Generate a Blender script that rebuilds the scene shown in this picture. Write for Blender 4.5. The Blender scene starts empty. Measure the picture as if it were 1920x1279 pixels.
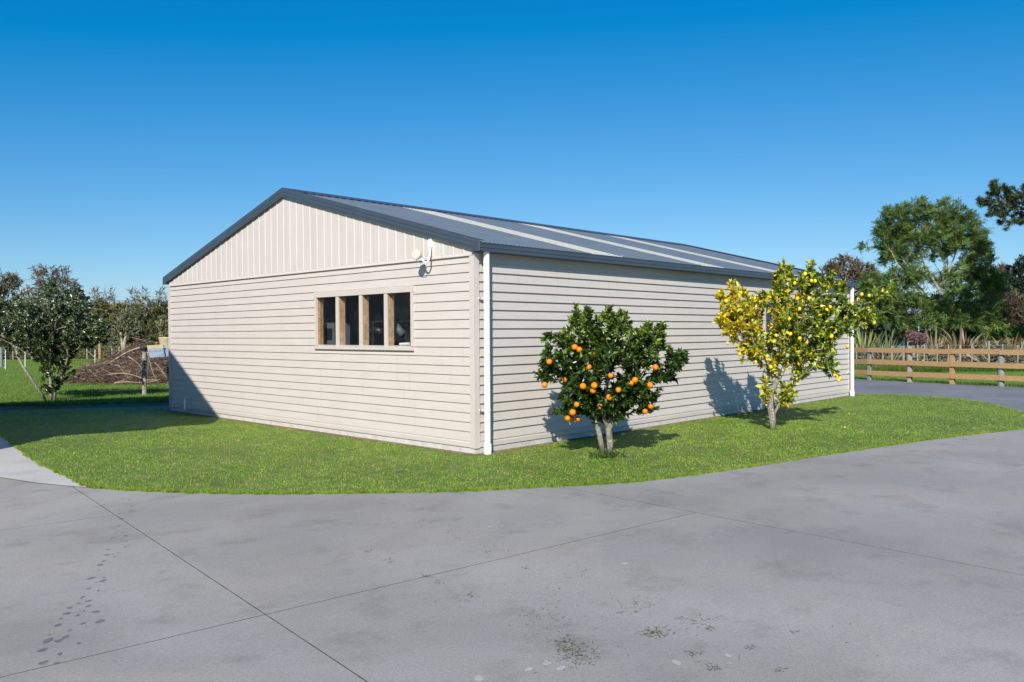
import bpy, math
import numpy as np
from mathutils import Matrix, Vector
from mathutils.geometry import tessellate_polygon

scene = bpy.context.scene
COL = scene.collection
PI = math.pi

# ------------------------------------------------------------------ camera
# x runs along the long side wall of the shed, y along its gable wall, z up; the near corner is the origin
CAM = np.array([-7.036, -7.369, 1.544])
FW = np.array([0.72351136, 0.69023488, -0.01034978])
RT = np.array([0.69021087, -0.72358079, -0.00630852])
UP = np.array([0.01184327, 0.00257925, 0.99992654])
FPX = 1511.1
cam_data = bpy.data.cameras.new('camera')
cam = bpy.data.objects.new('camera', cam_data)
COL.objects.link(cam)
cam_data.sensor_width = 36.0
cam_data.lens = FPX / 1920 * 36.0
cam_data.clip_start = 0.05
cam_data.clip_end = 3000
m = Matrix.Identity(4)
for i in range(3):
    m[i][0] = RT[i]; m[i][1] = UP[i]; m[i][2] = -FW[i]; m[i][3] = CAM[i]
cam.matrix_world = m
scene.camera = cam

# ------------------------------------------------------------------ sky, sun, exposure
SUN_DIR = Vector((1.4, 1.0, -1.125)).normalized()      # the way the light travels
elev = math.asin(-SUN_DIR.z)
world = bpy.data.worlds.new('World'); scene.world = world
world.use_nodes = True
wn = world.node_tree
sky = wn.nodes.new('ShaderNodeTexSky')
sky.sky_type = 'NISHITA'
sky.sun_disc = False
sky.sun_elevation = elev
sky.sun_rotation = math.atan2(-SUN_DIR.x, -SUN_DIR.y)
sky.altitude = 0.0
sky.air_density = 1.0
sky.dust_density = 0.2
sky.ozone_density = 3.0
bg = wn.nodes['Background']
bg.inputs['Strength'].default_value = 0.088
# the photograph's deep polarised blue: less red and green throughout the sky
vm = wn.nodes.new('ShaderNodeVectorMath'); vm.operation = 'MULTIPLY_ADD'
vm.inputs[1].default_value = (0.78, 0.79, 0.76); vm.inputs[2].default_value = (-1.25, 0.02, 2.05)
vx = wn.nodes.new('ShaderNodeVectorMath'); vx.operation = 'MAXIMUM'; vx.inputs[1].default_value = (0.02, 0.02, 0.02)
wn.links.new(sky.outputs[0], vm.inputs[0]); wn.links.new(vm.outputs[0], vx.inputs[0])
wn.links.new(vx.outputs[0], bg.inputs['Color'])

sun_data = bpy.data.lights.new('sun', 'SUN')
sun_data.energy = 5.0
sun_data.angle = math.radians(0.5)
sun_data.color = (1.0, 0.95, 0.87)
sun = bpy.data.objects.new('sun', sun_data)
COL.objects.link(sun)
sun.rotation_euler = (-SUN_DIR).to_track_quat('Z', 'Y').to_euler()

vs = scene.view_settings
vs.view_transform = 'Standard'; vs.look = 'None'; vs.exposure = 0.29; vs.gamma = 1.0
vs.use_curve_mapping = False
scene.cycles.max_bounces = 8
scene.cycles.transparent_max_bounces = 12

# ------------------------------------------------------------------ pixel to place helpers
def px(x, y, D):
    """point at depth D (metres along the view axis) seen at photo pixel x, y"""
    return CAM + D * (FW + RT * (x - 960) / FPX - UP * (y - 639.5) / FPX)
def gnd(x, D):
    p = CAM + D * (FW + RT * (x - 960) / FPX)
    return np.array([p[0], p[1], 0.0])
def gpix(x, y, z=0.0):
    d = FW + RT * (x - 960) / FPX - UP * (y - 639.5) / FPX
    return CAM + d * (z - CAM[2]) / d[2]

# ------------------------------------------------------------------ material helpers
def lin(r, g=None, b=None):
    if g is None: r, g, b = r
    f = lambda c: (c / 12.92 if c <= 0.04045 else ((c + 0.055) / 1.055) ** 2.4)
    return (f(r / 255), f(g / 255), f(b / 255), 1)
class NM:
    """small wrapper to write node materials"""
    def __init__(s, name, rough=0.6, spec=0.5, metal=0.0):
        s.m = bpy.data.materials.new(name); s.m.use_nodes = True
        s.t = s.m.node_tree; s.b = s.t.nodes['Principled BSDF']
        s.b.inputs['Roughness'].default_value = rough
        s.b.inputs['Specular IOR Level'].default_value = spec
        s.b.inputs['Metallic'].default_value = metal
        s.out = s.t.nodes['Material Output']
    def n(s, typ, **kw):
        nd = s.t.nodes.new(typ)
        for k, v in kw.items():
            if hasattr(nd, k): setattr(nd, k, v)
            else: nd.inputs[k.replace('_', ' ')].default_value = v
        return nd
    def link(s, a, b): s.t.links.new(a, b)
    def pos(s, scale=(1, 1, 1), rot=0.0, obj=False):
        g = s.n('ShaderNodeTexCoord').outputs['Object'] if obj else s.n('ShaderNodeNewGeometry').outputs['Position']
        mp = s.n('ShaderNodeMapping')
        mp.inputs['Scale'].default_value = scale; mp.inputs['Rotation'].default_value = (0, 0, rot)
        s.link(g, mp.inputs['Vector']); return mp.outputs[0]
    def noise(s, vec, scale, detail=4, rough=0.55, dist=0.0):
        nd = s.n('ShaderNodeTexNoise'); nd.inputs['Scale'].default_value = scale
        nd.inputs['Detail'].default_value = detail; nd.inputs['Roughness'].default_value = rough
        nd.inputs['Distortion'].default_value = dist
        s.link(vec, nd.inputs['Vector']); return nd.outputs['Fac']
    def ramp(s, fac, p0, p1, c0=(0, 0, 0, 1), c1=(1, 1, 1, 1)):
        r = s.n('ShaderNodeValToRGB'); e = r.color_ramp.elements
        e[0].position = p0; e[0].color = c0; e[1].position = p1; e[1].color = c1
        s.link(fac, r.inputs[0]); return r.outputs[0]
    def mix(s, fac, a, b, mode='MIX'):
        mx = s.n('ShaderNodeMix'); mx.data_type = 'RGBA'; mx.blend_type = mode
        for sock, v in ((mx.inputs[0], fac), (mx.inputs[6], a), (mx.inputs[7], b)):
            if isinstance(v, bpy.types.NodeSocket): s.link(v, sock)
            else: sock.default_value = v
        return mx.outputs[2]
    def base(s, c):
        if isinstance(c, bpy.types.NodeSocket): s.link(c, s.b.inputs['Base Color'])
        else: s.b.inputs['Base Color'].default_value = c
        return s
    def bump(s, h, strength=0.3, dist=0.01):
        b = s.n('ShaderNodeBump'); b.inputs['Strength'].default_value = strength; b.inputs['Distance'].default_value = dist
        s.link(h, b.inputs['Height']); s.link(b.outputs[0], s.b.inputs['Normal']); return s

M = {}
def simple(key, col, rough=0.6, spec=0.5, metal=0.0, var=0.12, scale=6.0, bump=0.0):
    w = NM(key, rough, spec, metal)
    f = w.noise(w.pos(), scale, 5)
    dark = tuple(c * (1 - var) for c in col[:3]) + (1,); light = tuple(min(1, c * (1 + var)) for c in col[:3]) + (1,)
    w.base(w.ramp(f, 0.3, 0.7, dark, light))
    if bump: w.bump(w.noise(w.pos(), scale * 12, 4), bump, 0.004)
    M[key] = w.m; return w.m

# painted cladding: cream, faint weathering that runs down
w = NM('cream_paint', 0.45, 0.4)
f1 = w.noise(w.pos((1.4, 1.4, 6)), 1.3, 5)
f2 = w.noise(w.pos((9, 9, 0.8)), 2.2, 4)
c = w.ramp(f1, 0.25, 0.75, (0.520, 0.468, 0.422, 1), (0.565, 0.511, 0.463, 1))
c = w.mix(w.ramp(f2, 0.56, 0.85), c, (0.475, 0.427, 0.383, 1))
w.base(c).bump(w.noise(w.pos((40, 40, 160)), 3, 3), 0.05, 0.002)
M['cream'] = w.m
simple('cream_trim', (0.540, 0.486, 0.440), 0.4, 0.4, var=0.04, scale=3)
simple('cream_metal', (0.555, 0.502, 0.458), 0.35, 0.45, var=0.03, scale=2)
simple('raw_wood', (0.38, 0.22, 0.11), 0.75, 0.2, var=0.35, scale=14)
simple('pale_wood', (0.50, 0.38, 0.24), 0.75, 0.2, var=0.25, scale=14)
simple('dark_steel', (0.050, 0.068, 0.090), 0.38, 0.5, var=0.10, scale=2.5)
w = NM('roof_steel', 0.42, 0.5)
c = w.ramp(w.noise(w.pos((1.2, 5, 5)), 1.2, 5), 0.3, 0.7, (0.115, 0.143, 0.160, 1), (0.145, 0.176, 0.193, 1))
w.base(c); M['roof'] = w.m
w = NM('skylight_sheet', 0.5, 0.4)
c = w.ramp(w.noise(w.pos((6, 1.5, 1.5)), 4, 6, 0.7), 0.3, 0.75, (0.60, 0.58, 0.48, 1), (0.72, 0.70, 0.62, 1))
c = w.mix(w.ramp(w.noise(w.pos(), 26, 4), 0.66, 0.74), c, (0.30, 0.28, 0.2, 1))
w.base(c)
tl = w.n('ShaderNodeBsdfTranslucent'); tl.inputs[0].default_value = (0.85, 0.84, 0.74, 1)
mx = w.n('ShaderNodeMixShader'); mx.inputs[0].default_value = 0.28
w.link(w.b.outputs[0], mx.inputs[1]); w.link(tl.outputs[0], mx.inputs[2]); w.link(mx.outputs[0], w.out.inputs[0])
M['skylight'] = w.m
simple('white_plastic', (0.84, 0.84, 0.82), 0.3, 0.5, var=0.03, scale=3)
simple('grey_plastic', (0.35, 0.36, 0.36), 0.4, 0.5, var=0.05)
simple('radome', (0.54, 0.53, 0.43), 0.45, 0.4, var=0.05, scale=20)
simple('blue_cable', (0.12, 0.22, 0.34), 0.5, 0.4)
simple('dull_metal', (0.30, 0.30, 0.29), 0.45, 0.5, metal=0.6)
w = NM('foundation_concrete', 0.85, 0.2)
c = w.ramp(w.noise(w.pos(), 7, 7, 0.65), 0.3, 0.72, (0.42, 0.405, 0.37, 1), (0.60, 0.585, 0.54, 1))
w.base(c).bump(w.noise(w.pos(), 60, 4), 0.35, 0.006); M['foundation'] = w.m
simple('interior_lining', (0.60, 0.60, 0.61), 0.8, 0.2, var=0.1, scale=2)
simple('interior_floor', (0.10, 0.10, 0.10), 0.8, 0.2)
simple('black_frame', (0.012, 0.012, 0.014), 0.4, 0.4)
simple('cabinet_paint', (0.10, 0.115, 0.13), 0.5, 0.4)
simple('soil', (0.24, 0.17, 0.11), 0.95, 0.1, var=0.5, scale=30, bump=0.6)
simple('scuffed_concrete', (0.40, 0.385, 0.36), 0.85, 0.2, var=0.12, scale=40)
simple('joint_dirt', (0.085, 0.083, 0.07), 0.95, 0.1, var=0.4, scale=9)

# glass: clear with a mirror coat, some dust
g = bpy.data.materials.new('window_glass'); g.use_nodes = True
t = g.node_tree; t.nodes.clear()
o = t.nodes.new('ShaderNodeOutputMaterial'); mixn = t.nodes.new('ShaderNodeMixShader')
tr = t.nodes.new('ShaderNodeBsdfTransparent'); tr.inputs[0].default_value = (0.93, 0.945, 0.95, 1)
gl = t.nodes.new('ShaderNodeBsdfGlossy'); gl.inputs['Roughness'].default_value = 0.02
lw = t.nodes.new('ShaderNodeLayerWeight'); lw.inputs['Blend'].default_value = 0.5
pw = t.nodes.new('ShaderNodeMath'); pw.operation = 'POWER'; pw.inputs[1].default_value = 5.0; t.links.new(lw.outputs['Facing'], pw.inputs[0])
fr = t.nodes.new('ShaderNodeMath'); fr.operation = 'MULTIPLY_ADD'; fr.inputs[1].default_value = 0.9; fr.inputs[2].default_value = 0.045; t.links.new(pw.outputs[0], fr.inputs[0])
t.links.new(fr.outputs[0], mixn.inputs[0]); t.links.new(tr.outputs[0], mixn.inputs[1]); t.links.new(gl.outputs[0], mixn.inputs[2])
df = t.nodes.new('ShaderNodeBsdfDiffuse'); df.inputs[0].default_value = (0.5, 0.5, 0.48, 1)
nz = t.nodes.new('ShaderNodeTexNoise'); nz.inputs['Scale'].default_value = 5.0; nz.inputs['Detail'].default_value = 9; nz.inputs['Roughness'].default_value = 0.75
rp = t.nodes.new('ShaderNodeValToRGB'); rp.color_ramp.elements[0].position = 0.52; rp.color_ramp.elements[1].position = 0.9
rp.color_ramp.elements[1].color = (0.07, 0.07, 0.07, 1)
gg = t.nodes.new('ShaderNodeNewGeometry'); t.links.new(gg.outputs['Position'], nz.inputs['Vector'])
t.links.new(nz.outputs['Fac'], rp.inputs[0])
mix2 = t.nodes.new('ShaderNodeMixShader'); t.links.new(rp.outputs[0], mix2.inputs[0])
t.links.new(mixn.outputs[0], mix2.inputs[1]); t.links.new(df.outputs[0], mix2.inputs[2]); t.links.new(mix2.outputs[0], o.inputs[0])
M['glass'] = g

# driveway concrete: blotched, streaked, finely grained
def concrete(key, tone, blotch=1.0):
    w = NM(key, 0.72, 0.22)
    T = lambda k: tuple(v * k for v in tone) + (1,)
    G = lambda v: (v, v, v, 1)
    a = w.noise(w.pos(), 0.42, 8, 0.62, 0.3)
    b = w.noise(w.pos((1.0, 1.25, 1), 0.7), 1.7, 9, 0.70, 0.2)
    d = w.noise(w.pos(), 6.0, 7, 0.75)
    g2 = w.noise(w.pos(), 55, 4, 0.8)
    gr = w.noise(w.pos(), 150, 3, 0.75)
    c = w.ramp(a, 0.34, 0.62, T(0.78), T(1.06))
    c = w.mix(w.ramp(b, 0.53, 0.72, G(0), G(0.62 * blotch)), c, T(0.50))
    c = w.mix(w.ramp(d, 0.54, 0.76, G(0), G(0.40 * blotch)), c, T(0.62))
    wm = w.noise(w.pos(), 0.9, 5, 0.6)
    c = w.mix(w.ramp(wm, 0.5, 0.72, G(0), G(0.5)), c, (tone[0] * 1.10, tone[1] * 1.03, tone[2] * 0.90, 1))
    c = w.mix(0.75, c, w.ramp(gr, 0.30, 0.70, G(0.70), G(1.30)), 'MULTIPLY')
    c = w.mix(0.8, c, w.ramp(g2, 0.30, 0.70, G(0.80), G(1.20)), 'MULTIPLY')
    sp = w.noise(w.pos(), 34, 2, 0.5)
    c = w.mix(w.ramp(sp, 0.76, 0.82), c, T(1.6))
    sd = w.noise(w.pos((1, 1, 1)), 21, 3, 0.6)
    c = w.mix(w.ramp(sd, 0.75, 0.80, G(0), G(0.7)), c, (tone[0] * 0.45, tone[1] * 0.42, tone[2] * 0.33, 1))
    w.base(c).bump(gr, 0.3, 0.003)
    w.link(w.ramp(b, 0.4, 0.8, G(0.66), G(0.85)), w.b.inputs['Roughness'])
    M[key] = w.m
concrete('driveway_concrete', (0.338, 0.317, 0.286))
concrete('lane_concrete', (0.20, 0.204, 0.215), 0.7)
concrete('shaded_path_concrete', (0.05, 0.052, 0.055), 0.5)  # back path tone carries its shade, far darker than the other concrete
concrete('path_concrete', (0.50, 0.48, 0.44), 0.5)

# wet marks: darker, glossier film
wt = NM('wet_film', 0.35, 0.5)
wt.base((0.085, 0.09, 0.098, 1))
tb = wt.n('ShaderNodeBsdfTransparent'); mx = wt.n('ShaderNodeMixShader')
fac = wt.ramp(wt.noise(wt.pos(), 22, 4), 0.25, 0.75, (0.18, 0.18, 0.18, 1), (0.52, 0.52, 0.52, 1))
wt.link(fac, mx.inputs[0]); wt.link(tb.outputs[0], mx.inputs[1]); wt.link(wt.b.outputs[0], mx.inputs[2]); wt.link(mx.outputs[0], wt.out.inputs[0])
M['wet'] = wt.m

# foliage: colour comes from a per-leaf attribute
def leaf_mat(key, rough=0.45, spec=0.5, transl=0.25):
    w = NM(key, rough, spec)
    at = w.n('ShaderNodeAttribute', attribute_name='tint')
    w.base(at.outputs['Color'])
    tl = w.n('ShaderNodeBsdfTranslucent'); w.link(w.mix(1.0, at.outputs['Color'], (1.25, 1.3, 0.7, 1), 'MULTIPLY'), tl.inputs[0])
    mx = w.n('ShaderNodeMixShader'); mx.inputs[0].default_value = transl
    w.link(w.b.outputs[0], mx.inputs[1]); w.link(tl.outputs[0], mx.inputs[2]); w.link(mx.outputs[0], w.out.inputs[0])
    M[key] = w.m
leaf_mat('citrus_leaf', 0.32, 0.55, 0.22)
leaf_mat('glossy_leaf', 0.30, 0.9, 0.15)
leaf_mat('soft_leaf', 0.6, 0.3, 0.30)
leaf_mat('strap_leaf', 0.45, 0.45, 0.18)
leaf_mat('needle_leaf', 0.6, 0.3, 0.15)

# grass: blade tint times broad patches of fresher and drier turf
def grass_mat(key, attr, c_dark, c_mid, c_dry, patch=0.9):
    w = NM(key, 0.6, 0.25)
    a = w.noise(w.pos(), patch, 5, 0.6); b = w.noise(w.pos(), patch * 5.5, 4, 0.6)
    c = w.ramp(a, 0.32, 0.66, c_dark, c_mid)
    c = w.mix(w.ramp(b, 0.48, 0.74, (0, 0, 0, 1), (0.75, 0.75, 0.75, 1)), c, c_dry)
    e = w.noise(w.pos(), patch * 9, 5, 0.7)
    c = w.mix(w.ramp(e, 0.52, 0.70, (0, 0, 0, 1), (0.8, 0.8, 0.8, 1)), c, tuple(v * 0.42 for v in c_dark[:3]) + (1,))
    if attr:
        at = w.n('ShaderNodeAttribute', attribute_name='tint')
        c = w.mix(1.0, c, at.outputs['Color'], 'MULTIPLY')
        tl = w.n('ShaderNodeBsdfTranslucent'); w.link(c, tl.inputs[0])
        mx = w.n('ShaderNodeMixShader'); mx.inputs[0].default_value = 0.3
        w.link(w.b.outputs[0], mx.inputs[1]); w.link(tl.outputs[0], mx.inputs[2]); w.link(mx.outputs[0], w.out.inputs[0])
    else:
        w.bump(w.noise(w.pos(), 45, 4, 0.7), 0.9, 0.03)
    w.base(c); M[key] = w.m
grass_mat('lawn_blade', True, (0.215, 0.395, 0.026, 1), (0.35, 0.54, 0.050, 1), (0.54, 0.55, 0.14, 1))
grass_mat('lawn_turf', False, (0.10, 0.165, 0.02, 1), (0.15, 0.22, 0.034, 1), (0.26, 0.24, 0.09, 1))
grass_mat('paddock_blade', True, (0.14, 0.255, 0.040, 1), (0.20, 0.33, 0.055, 1), (0.26, 0.33, 0.09, 1), 0.4)
grass_mat('paddock_turf', False, (0.09, 0.16, 0.025, 1), (0.125, 0.20, 0.035, 1), (0.16, 0.19, 0.055, 1), 0.4)

def bark(key, c0, c1, c2):
    w = NM(key, 0.85, 0.2)
    c = w.ramp(w.noise(w.pos((1, 1, 0.45)), 24, 6, 0.7), 0.3, 0.7, c0, c1)
    c = w.mix(w.ramp(w.noise(w.pos(), 30, 4, 0.6), 0.55, 0.63), c, c2)
    w.base(c).bump(w.noise(w.pos((1, 1, 0.4)), 50, 5, 0.7), 0.6, 0.01); M[key] = w.m
bark('citrus_bark', (0.16, 0.135, 0.10, 1), (0.30, 0.27, 0.21, 1), (0.45, 0.43, 0.38, 1))
bark('grey_bark', (0.13, 0.11, 0.085, 1), (0.26, 0.235, 0.20, 1), (0.40, 0.39, 0.34, 1))
bark('brown_bark', (0.085, 0.06, 0.042, 1), (0.17, 0.125, 0.09, 1), (0.21, 0.17, 0.13, 1))
bark('pale_bark', (0.25, 0.20, 0.14, 1), (0.42, 0.35, 0.26, 1), (0.5, 0.46, 0.4, 1))
simple('orange_peel', (0.76, 0.215, 0.004), 0.38, 0.45, var=0.14, scale=9, bump=0.25)
simple('lemon_peel', (0.80, 0.56, 0.025), 0.36, 0.45, var=0.14, scale=9, bump=0.2)
def timber(key, c0, c1, knot, ax=(1, 1, 1)):
    w = NM(key, 0.8, 0.2)
    c = w.ramp(w.noise(w.pos(ax), 8, 6, 0.65), 0.3, 0.72, c0, c1)
    c = w.mix(w.ramp(w.noise(w.pos(), 6.5, 2), 0.70, 0.76), c, knot)
    w.base(c); M[key] = w.m
timber('rail_timber', (0.30, 0.175, 0.075, 1), (0.45, 0.295, 0.145, 1), (0.20, 0.10, 0.035, 1), (6, 0.6, 6))
timber('post_timber', (0.23, 0.19, 0.135, 1), (0.38, 0.33, 0.25, 1), (0.14, 0.11, 0.08, 1), (5, 5, 0.7))
timber('new_post_timber', (0.33, 0.19, 0.09, 1), (0.46, 0.30, 0.16, 1), (0.2, 0.1, 0.04, 1), (5, 5, 0.7))
timber('grey_post_timber', (0.15, 0.16, 0.155, 1), (0.30, 0.31, 0.30, 1), (0.09, 0.09, 0.085, 1), (4, 4, 1.2))
timber('lichen_post_timber', (0.16, 0.14, 0.11, 1), (0.50, 0.47, 0.38, 1), (0.03, 0.03, 0.028, 1), (2.2, 2.2, 1.0))
timber('mossy_plank', (0.30, 0.27, 0.14, 1), (0.46, 0.42, 0.27, 1), (0.2, 0.2, 0.07, 1))
simple('old_iron_sheet', (0.30, 0.34, 0.38), 0.5, 0.5, var=0.15, scale=3)
simple('stick_brown', (0.13, 0.085, 0.062), 0.9, 0.15, var=0.45, scale=5)
simple('stick_pale', (0.34, 0.26, 0.18), 0.9, 0.15, var=0.35, scale=7)
simple('galvanised_wire', (0.28, 0.29, 0.29), 0.4, 0.5, metal=0.5)
simple('house_wall', (0.5, 0.48, 0.44), 0.7, 0.3)
simple('house_roof', (0.10, 0.11, 0.13), 0.5, 0.4)
simple('verandah_wall', (0.14, 0.16, 0.20), 0.7, 0.3)
simple('pale_stone', (0.45, 0.41, 0.32), 0.85, 0.2, var=0.3, scale=4)

# ------------------------------------------------------------------ object helpers
BASE = {}
def tag(o, label=None, cat=None, group=None, kind=None):
    if label: o['label'] = label
    if cat: o['category'] = cat
    if group: o['group'] = group
    if kind: o['kind'] = kind
    return o
def wloc(o): return BASE.get(o.name, np.zeros(3))
def empty(name, loc, label=None, cat=None, group=None, kind=None):
    o = bpy.data.objects.new(name, None); COL.objects.link(o)
    o.location = tuple(loc); BASE[o.name] = np.array(loc, float)
    o.empty_display_size = 0.1
    return tag(o, label, cat, group, kind)
def link_obj(name, me, parent=None, loc=None):
    """mesh given in coordinates relative to loc (world)"""
    o = bpy.data.objects.new(name, me); COL.objects.link(o)
    loc = np.zeros(3) if loc is None else np.array(loc, float)
    BASE[o.name] = loc
    if parent is not None:
        o.parent = parent; o.location = tuple(loc - wloc(parent))
    else: o.location = tuple(loc)
    return o

class MB:
    def __init__(s): s.v = []; s.f = []
    def add(s, verts, faces):
        k = len(s.v); s.v += [tuple(p) for p in verts]; s.f += [tuple(i + k for i in f) for f in faces]; return s
    def box(s, x0, x1, y0, y1, z0, z1):
        return s.add([(x0, y0, z0), (x1, y0, z0), (x1, y1, z0), (x0, y1, z0), (x0, y0, z1), (x1, y0, z1), (x1, y1, z1), (x0, y1, z1)],
              [(0, 3, 2, 1), (4, 5, 6, 7), (0, 1, 5, 4), (1, 2, 6, 5), (2, 3, 7, 6), (3, 0, 4, 7)])
    def loft(s, rings, closed=True, cap=True):
        """rings: list of equal-length point lists"""
        n = len(rings[0]); k = len(s.v)
        for r in rings: s.v += [tuple(p) for p in r]
        for a in range(len(rings) - 1):
            for i in range(n if closed else n - 1):
                j = (i + 1) % n
                s.f.append((k + a * n + i, k + a * n + j, k + (a + 1) * n + j, k + (a + 1) * n + i))
        if cap and closed:
            s.f.append(tuple(k + i for i in range(n - 1, -1, -1)))
            s.f.append(tuple(k + (len(rings) - 1) * n + i for i in range(n)))
        return s
    def tube(s, pts, rad, n=8, cap=True):
        pts = [np.array(p, float) for p in pts]
        if not hasattr(rad, '__len__'): rad = [rad] * len(pts)
        rings = []; ref = None
        for i, p in enumerate(pts):
            a = pts[max(0, i - 1)]; b = pts[min(len(pts) - 1, i + 1)]
            d = b - a; L = np.linalg.norm(d); d = d / L if L > 1e-9 else np.array([0, 0, 1.])
            if ref is None: ref = np.array([1., 0, 0]) if abs(d[0]) < 0.8 else np.array([0, 1., 0])
            u = np.cross(d, ref); u /= np.linalg.norm(u) + 1e-12; v = np.cross(d, u); ref = np.cross(u, d) * 1.0
            rings.append([p + rad[i] * (math.cos(2 * PI * k / n) * u + math.sin(2 * PI * k / n) * v) for k in range(n)])
        return s.loft(rings, True, cap)
    def mesh(s, name, mat, origin=(0, 0, 0), smooth=False, sharp=None):
        me = bpy.data.meshes.new(name)
        o = np.array(origin, float)
        me.from_pydata([tuple(np.array(p) - o) for p in s.v], [], s.f)
        me.materials.append(M[mat] if isinstance(mat, str) else mat)
        if smooth: me.polygons.foreach_set('use_smooth', [True] * len(me.polygons))
        me.update(); return me
    def build(s, name, mat, parent=None, smooth=False, origin=None):
        """verts in world coordinates"""
        if origin is None: origin = wloc(parent) if parent is not None else np.array([0, 0, 0.])
        return link_obj(name, s.mesh(name, mat, origin, smooth), parent, origin)

def np_mesh(name, verts, tris, mat, tint=None, smooth=False):
    """fast mesh from numpy arrays (triangles); tint: colour per vertex"""
    me = bpy.data.meshes.new(name)
    nv, nf = len(verts), len(tris)
    me.vertices.add(nv); me.vertices.foreach_set('co', np.ascontiguousarray(verts, np.float32).ravel())
    me.loops.add(nf * 3); me.loops.foreach_set('vertex_index', np.ascontiguousarray(tris, np.int32).ravel())
    me.polygons.add(nf); me.polygons.foreach_set('loop_start', np.arange(0, nf * 3, 3, dtype=np.int32))
    me.polygons.foreach_set('loop_total', np.full(nf, 3, np.int32))
    if smooth: me.polygons.foreach_set('use_smooth', np.ones(nf, bool))
    if tint is not None:
        a = me.attributes.new('tint', 'FLOAT_COLOR', 'POINT')
        c = np.ones((nv, 4), np.float32); c[:, :3] = tint; a.data.foreach_set('color', c.ravel())
    me.materials.append(M[mat]); me.update(calc_edges=True); return me

def poly_prism(mb, poly, z0, z1):
    """flat polygon (possibly concave, CCW) with skirts"""
    n = len(poly); k = len(mb.v)
    mb.v += [(p[0], p[1], z1) for p in poly] + [(p[0], p[1], z0) for p in poly]
    for tri in tessellate_polygon([[Vector((p[0], p[1], 0)) for p in poly]]):
        a, b, c_ = tri
        ar = (poly[b][0] - poly[a][0]) * (poly[c_][1] - poly[a][1]) - (poly[b][1] - poly[a][1]) * (poly[c_][0] - poly[a][0])
        mb.f.append((k + a, k + b, k + c_) if ar > 0 else (k + a, k + c_, k + b))
    for i in range(n):
        j = (i + 1) % n; mb.f.append((k + i, k + n + i, k + n + j, k + j))
    return mb
def smooth_line(pts, per=6):
    """Catmull-Rom through pts"""
    P = [np.array(p, float) for p in pts]; out = []
    for i in range(len(P) - 1):
        p0 = P[max(0, i - 1)]; p1 = P[i]; p2 = P[i + 1]; p3 = P[min(len(P) - 1, i + 2)]
        for k in range(per):
            t_ = k / per
            out.append(0.5 * ((2 * p1) + (-p0 + p2) * t_ + (2 * p0 - 5 * p1 + 4 * p2 - p3) * t_ ** 2 + (-p0 + 3 * p1 - 3 * p2 + p3) * t_ ** 3))
    out.append(P[-1]); return out
def in_poly(x, y, poly):
    r = np.zeros(len(x), bool); n = len(poly)
    for i in range(n):
        x0, y0 = poly[i][:2]; x1, y1 = poly[(i + 1) % n][:2]
        cnd = ((y0 > y) != (y1 > y))
        with np.errstate(divide='ignore', invalid='ignore'):
            xi = (x1 - x0) * (y - y0) / (y1 - y0 + 1e-12) + x0
        r ^= cnd & (x < xi)
    return r

# ================================================================== THE GROUND
paddock = MB(); paddock.add([(-700, -700, -0.06), (700, -700, -0.06), (700, 700, -0.06), (-700, 700, -0.06)], [(0, 1, 2, 3)])
tag(paddock.build('paddock_ground', 'paddock_turf'), 'wide green paddock stretching back to the hedgerow', 'ground', kind='structure')

# driveway: slabs between saw cuts
def clip(poly, p, q, side):
    """keep the part of a convex polygon left (side=1) or right (-1) of the line p->q"""
    out = []; n = len(poly)
    d = lambda a: side * ((q[0] - p[0]) * (a[1] - p[1]) - (q[1] - p[1]) * (a[0] - p[0]))
    for i in range(n):
        a, b = poly[i], poly[(i + 1) % n]; da, db = d(a), d(b)
        if da >= 0: out.append(a)
        if da * db < 0: t_ = da / (da - db); out.append((a[0] + (b[0] - a[0]) * t_, a[1] + (b[1] - a[1]) * t_))
    return out
def inset(poly, e):
    n = len(poly); out = poly
    for i in range(n):
        a, b = poly[i], poly[(i + 1) % n]; L = math.hypot(b[0] - a[0], b[1] - a[1])
        if L < 1e-6: continue
        nx, ny = -(b[1] - a[1]) / L * e, (b[0] - a[0]) / L * e
        out = clip(out, (a[0] + nx, a[1] + ny), (b[0] + nx, b[1] + ny), 1)
    return out
J1 = ((-4.93, -4.6), (-4.21, 1.46)); J3 = ((-1.18, -6.4), (-0.91, -2.51))
J2 = ((-5.69, -3.22), (-1.11, -3.75)); J4 = ((-5.23, -0.02), (-4.45, -0.11)); J5 = ((3.25, -5.33), (3.64, -4.0))
LANE = ((9.0, -9.0), (10.0, -3.0))
full = [(-16, -16), (24, -16), (24, 5.0), (-16, 5.0)]
left = clip(full, *J1, 1); right = clip(full, *J1, -1)
mid = clip(right, *J3, 1); right = clip(right, *J3, -1)
right2 = clip(right, *J5, -1); right = clip(right, *J5, 1)
lane = clip(right2, *LANE, -1); right2 = clip(right2, *LANE, 1)
l_far = clip(left, *J4, 1); l_rest = clip(left, *J4, -1)
l_mid = clip(l_rest, *J2, 1); l_near = clip(l_rest, *J2, -1)
m_far = clip(mid, *J2, 1); m_near = clip(mid, *J2, -1)
drive = empty('driveway', (0, 0, 0), 'smooth grey concrete driveway cut into large slabs', 'driveway', kind='structure')
for pl in (l_far, l_mid, l_near, m_far, m_near, right, right2):
    b = MB(); poly_prism(b, inset(pl, 0.0036), -0.05, 0.0)
    so_ = b.build('slab', 'driveway_concrete', drive); so_.data.materials.append(M['joint_dirt'])
    for f_ in so_.data.polygons:
        if abs(f_.normal.z) < 0.5: f_.material_index = 1
b = MB(); b.add([(-16, -16, -0.03), (24, -16, -0.03), (24, 5.0, -0.03), (-16, 5.0, -0.03)], [(0, 1, 2, 3)])
b.build('joint_bed', 'joint_dirt', drive)
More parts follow.
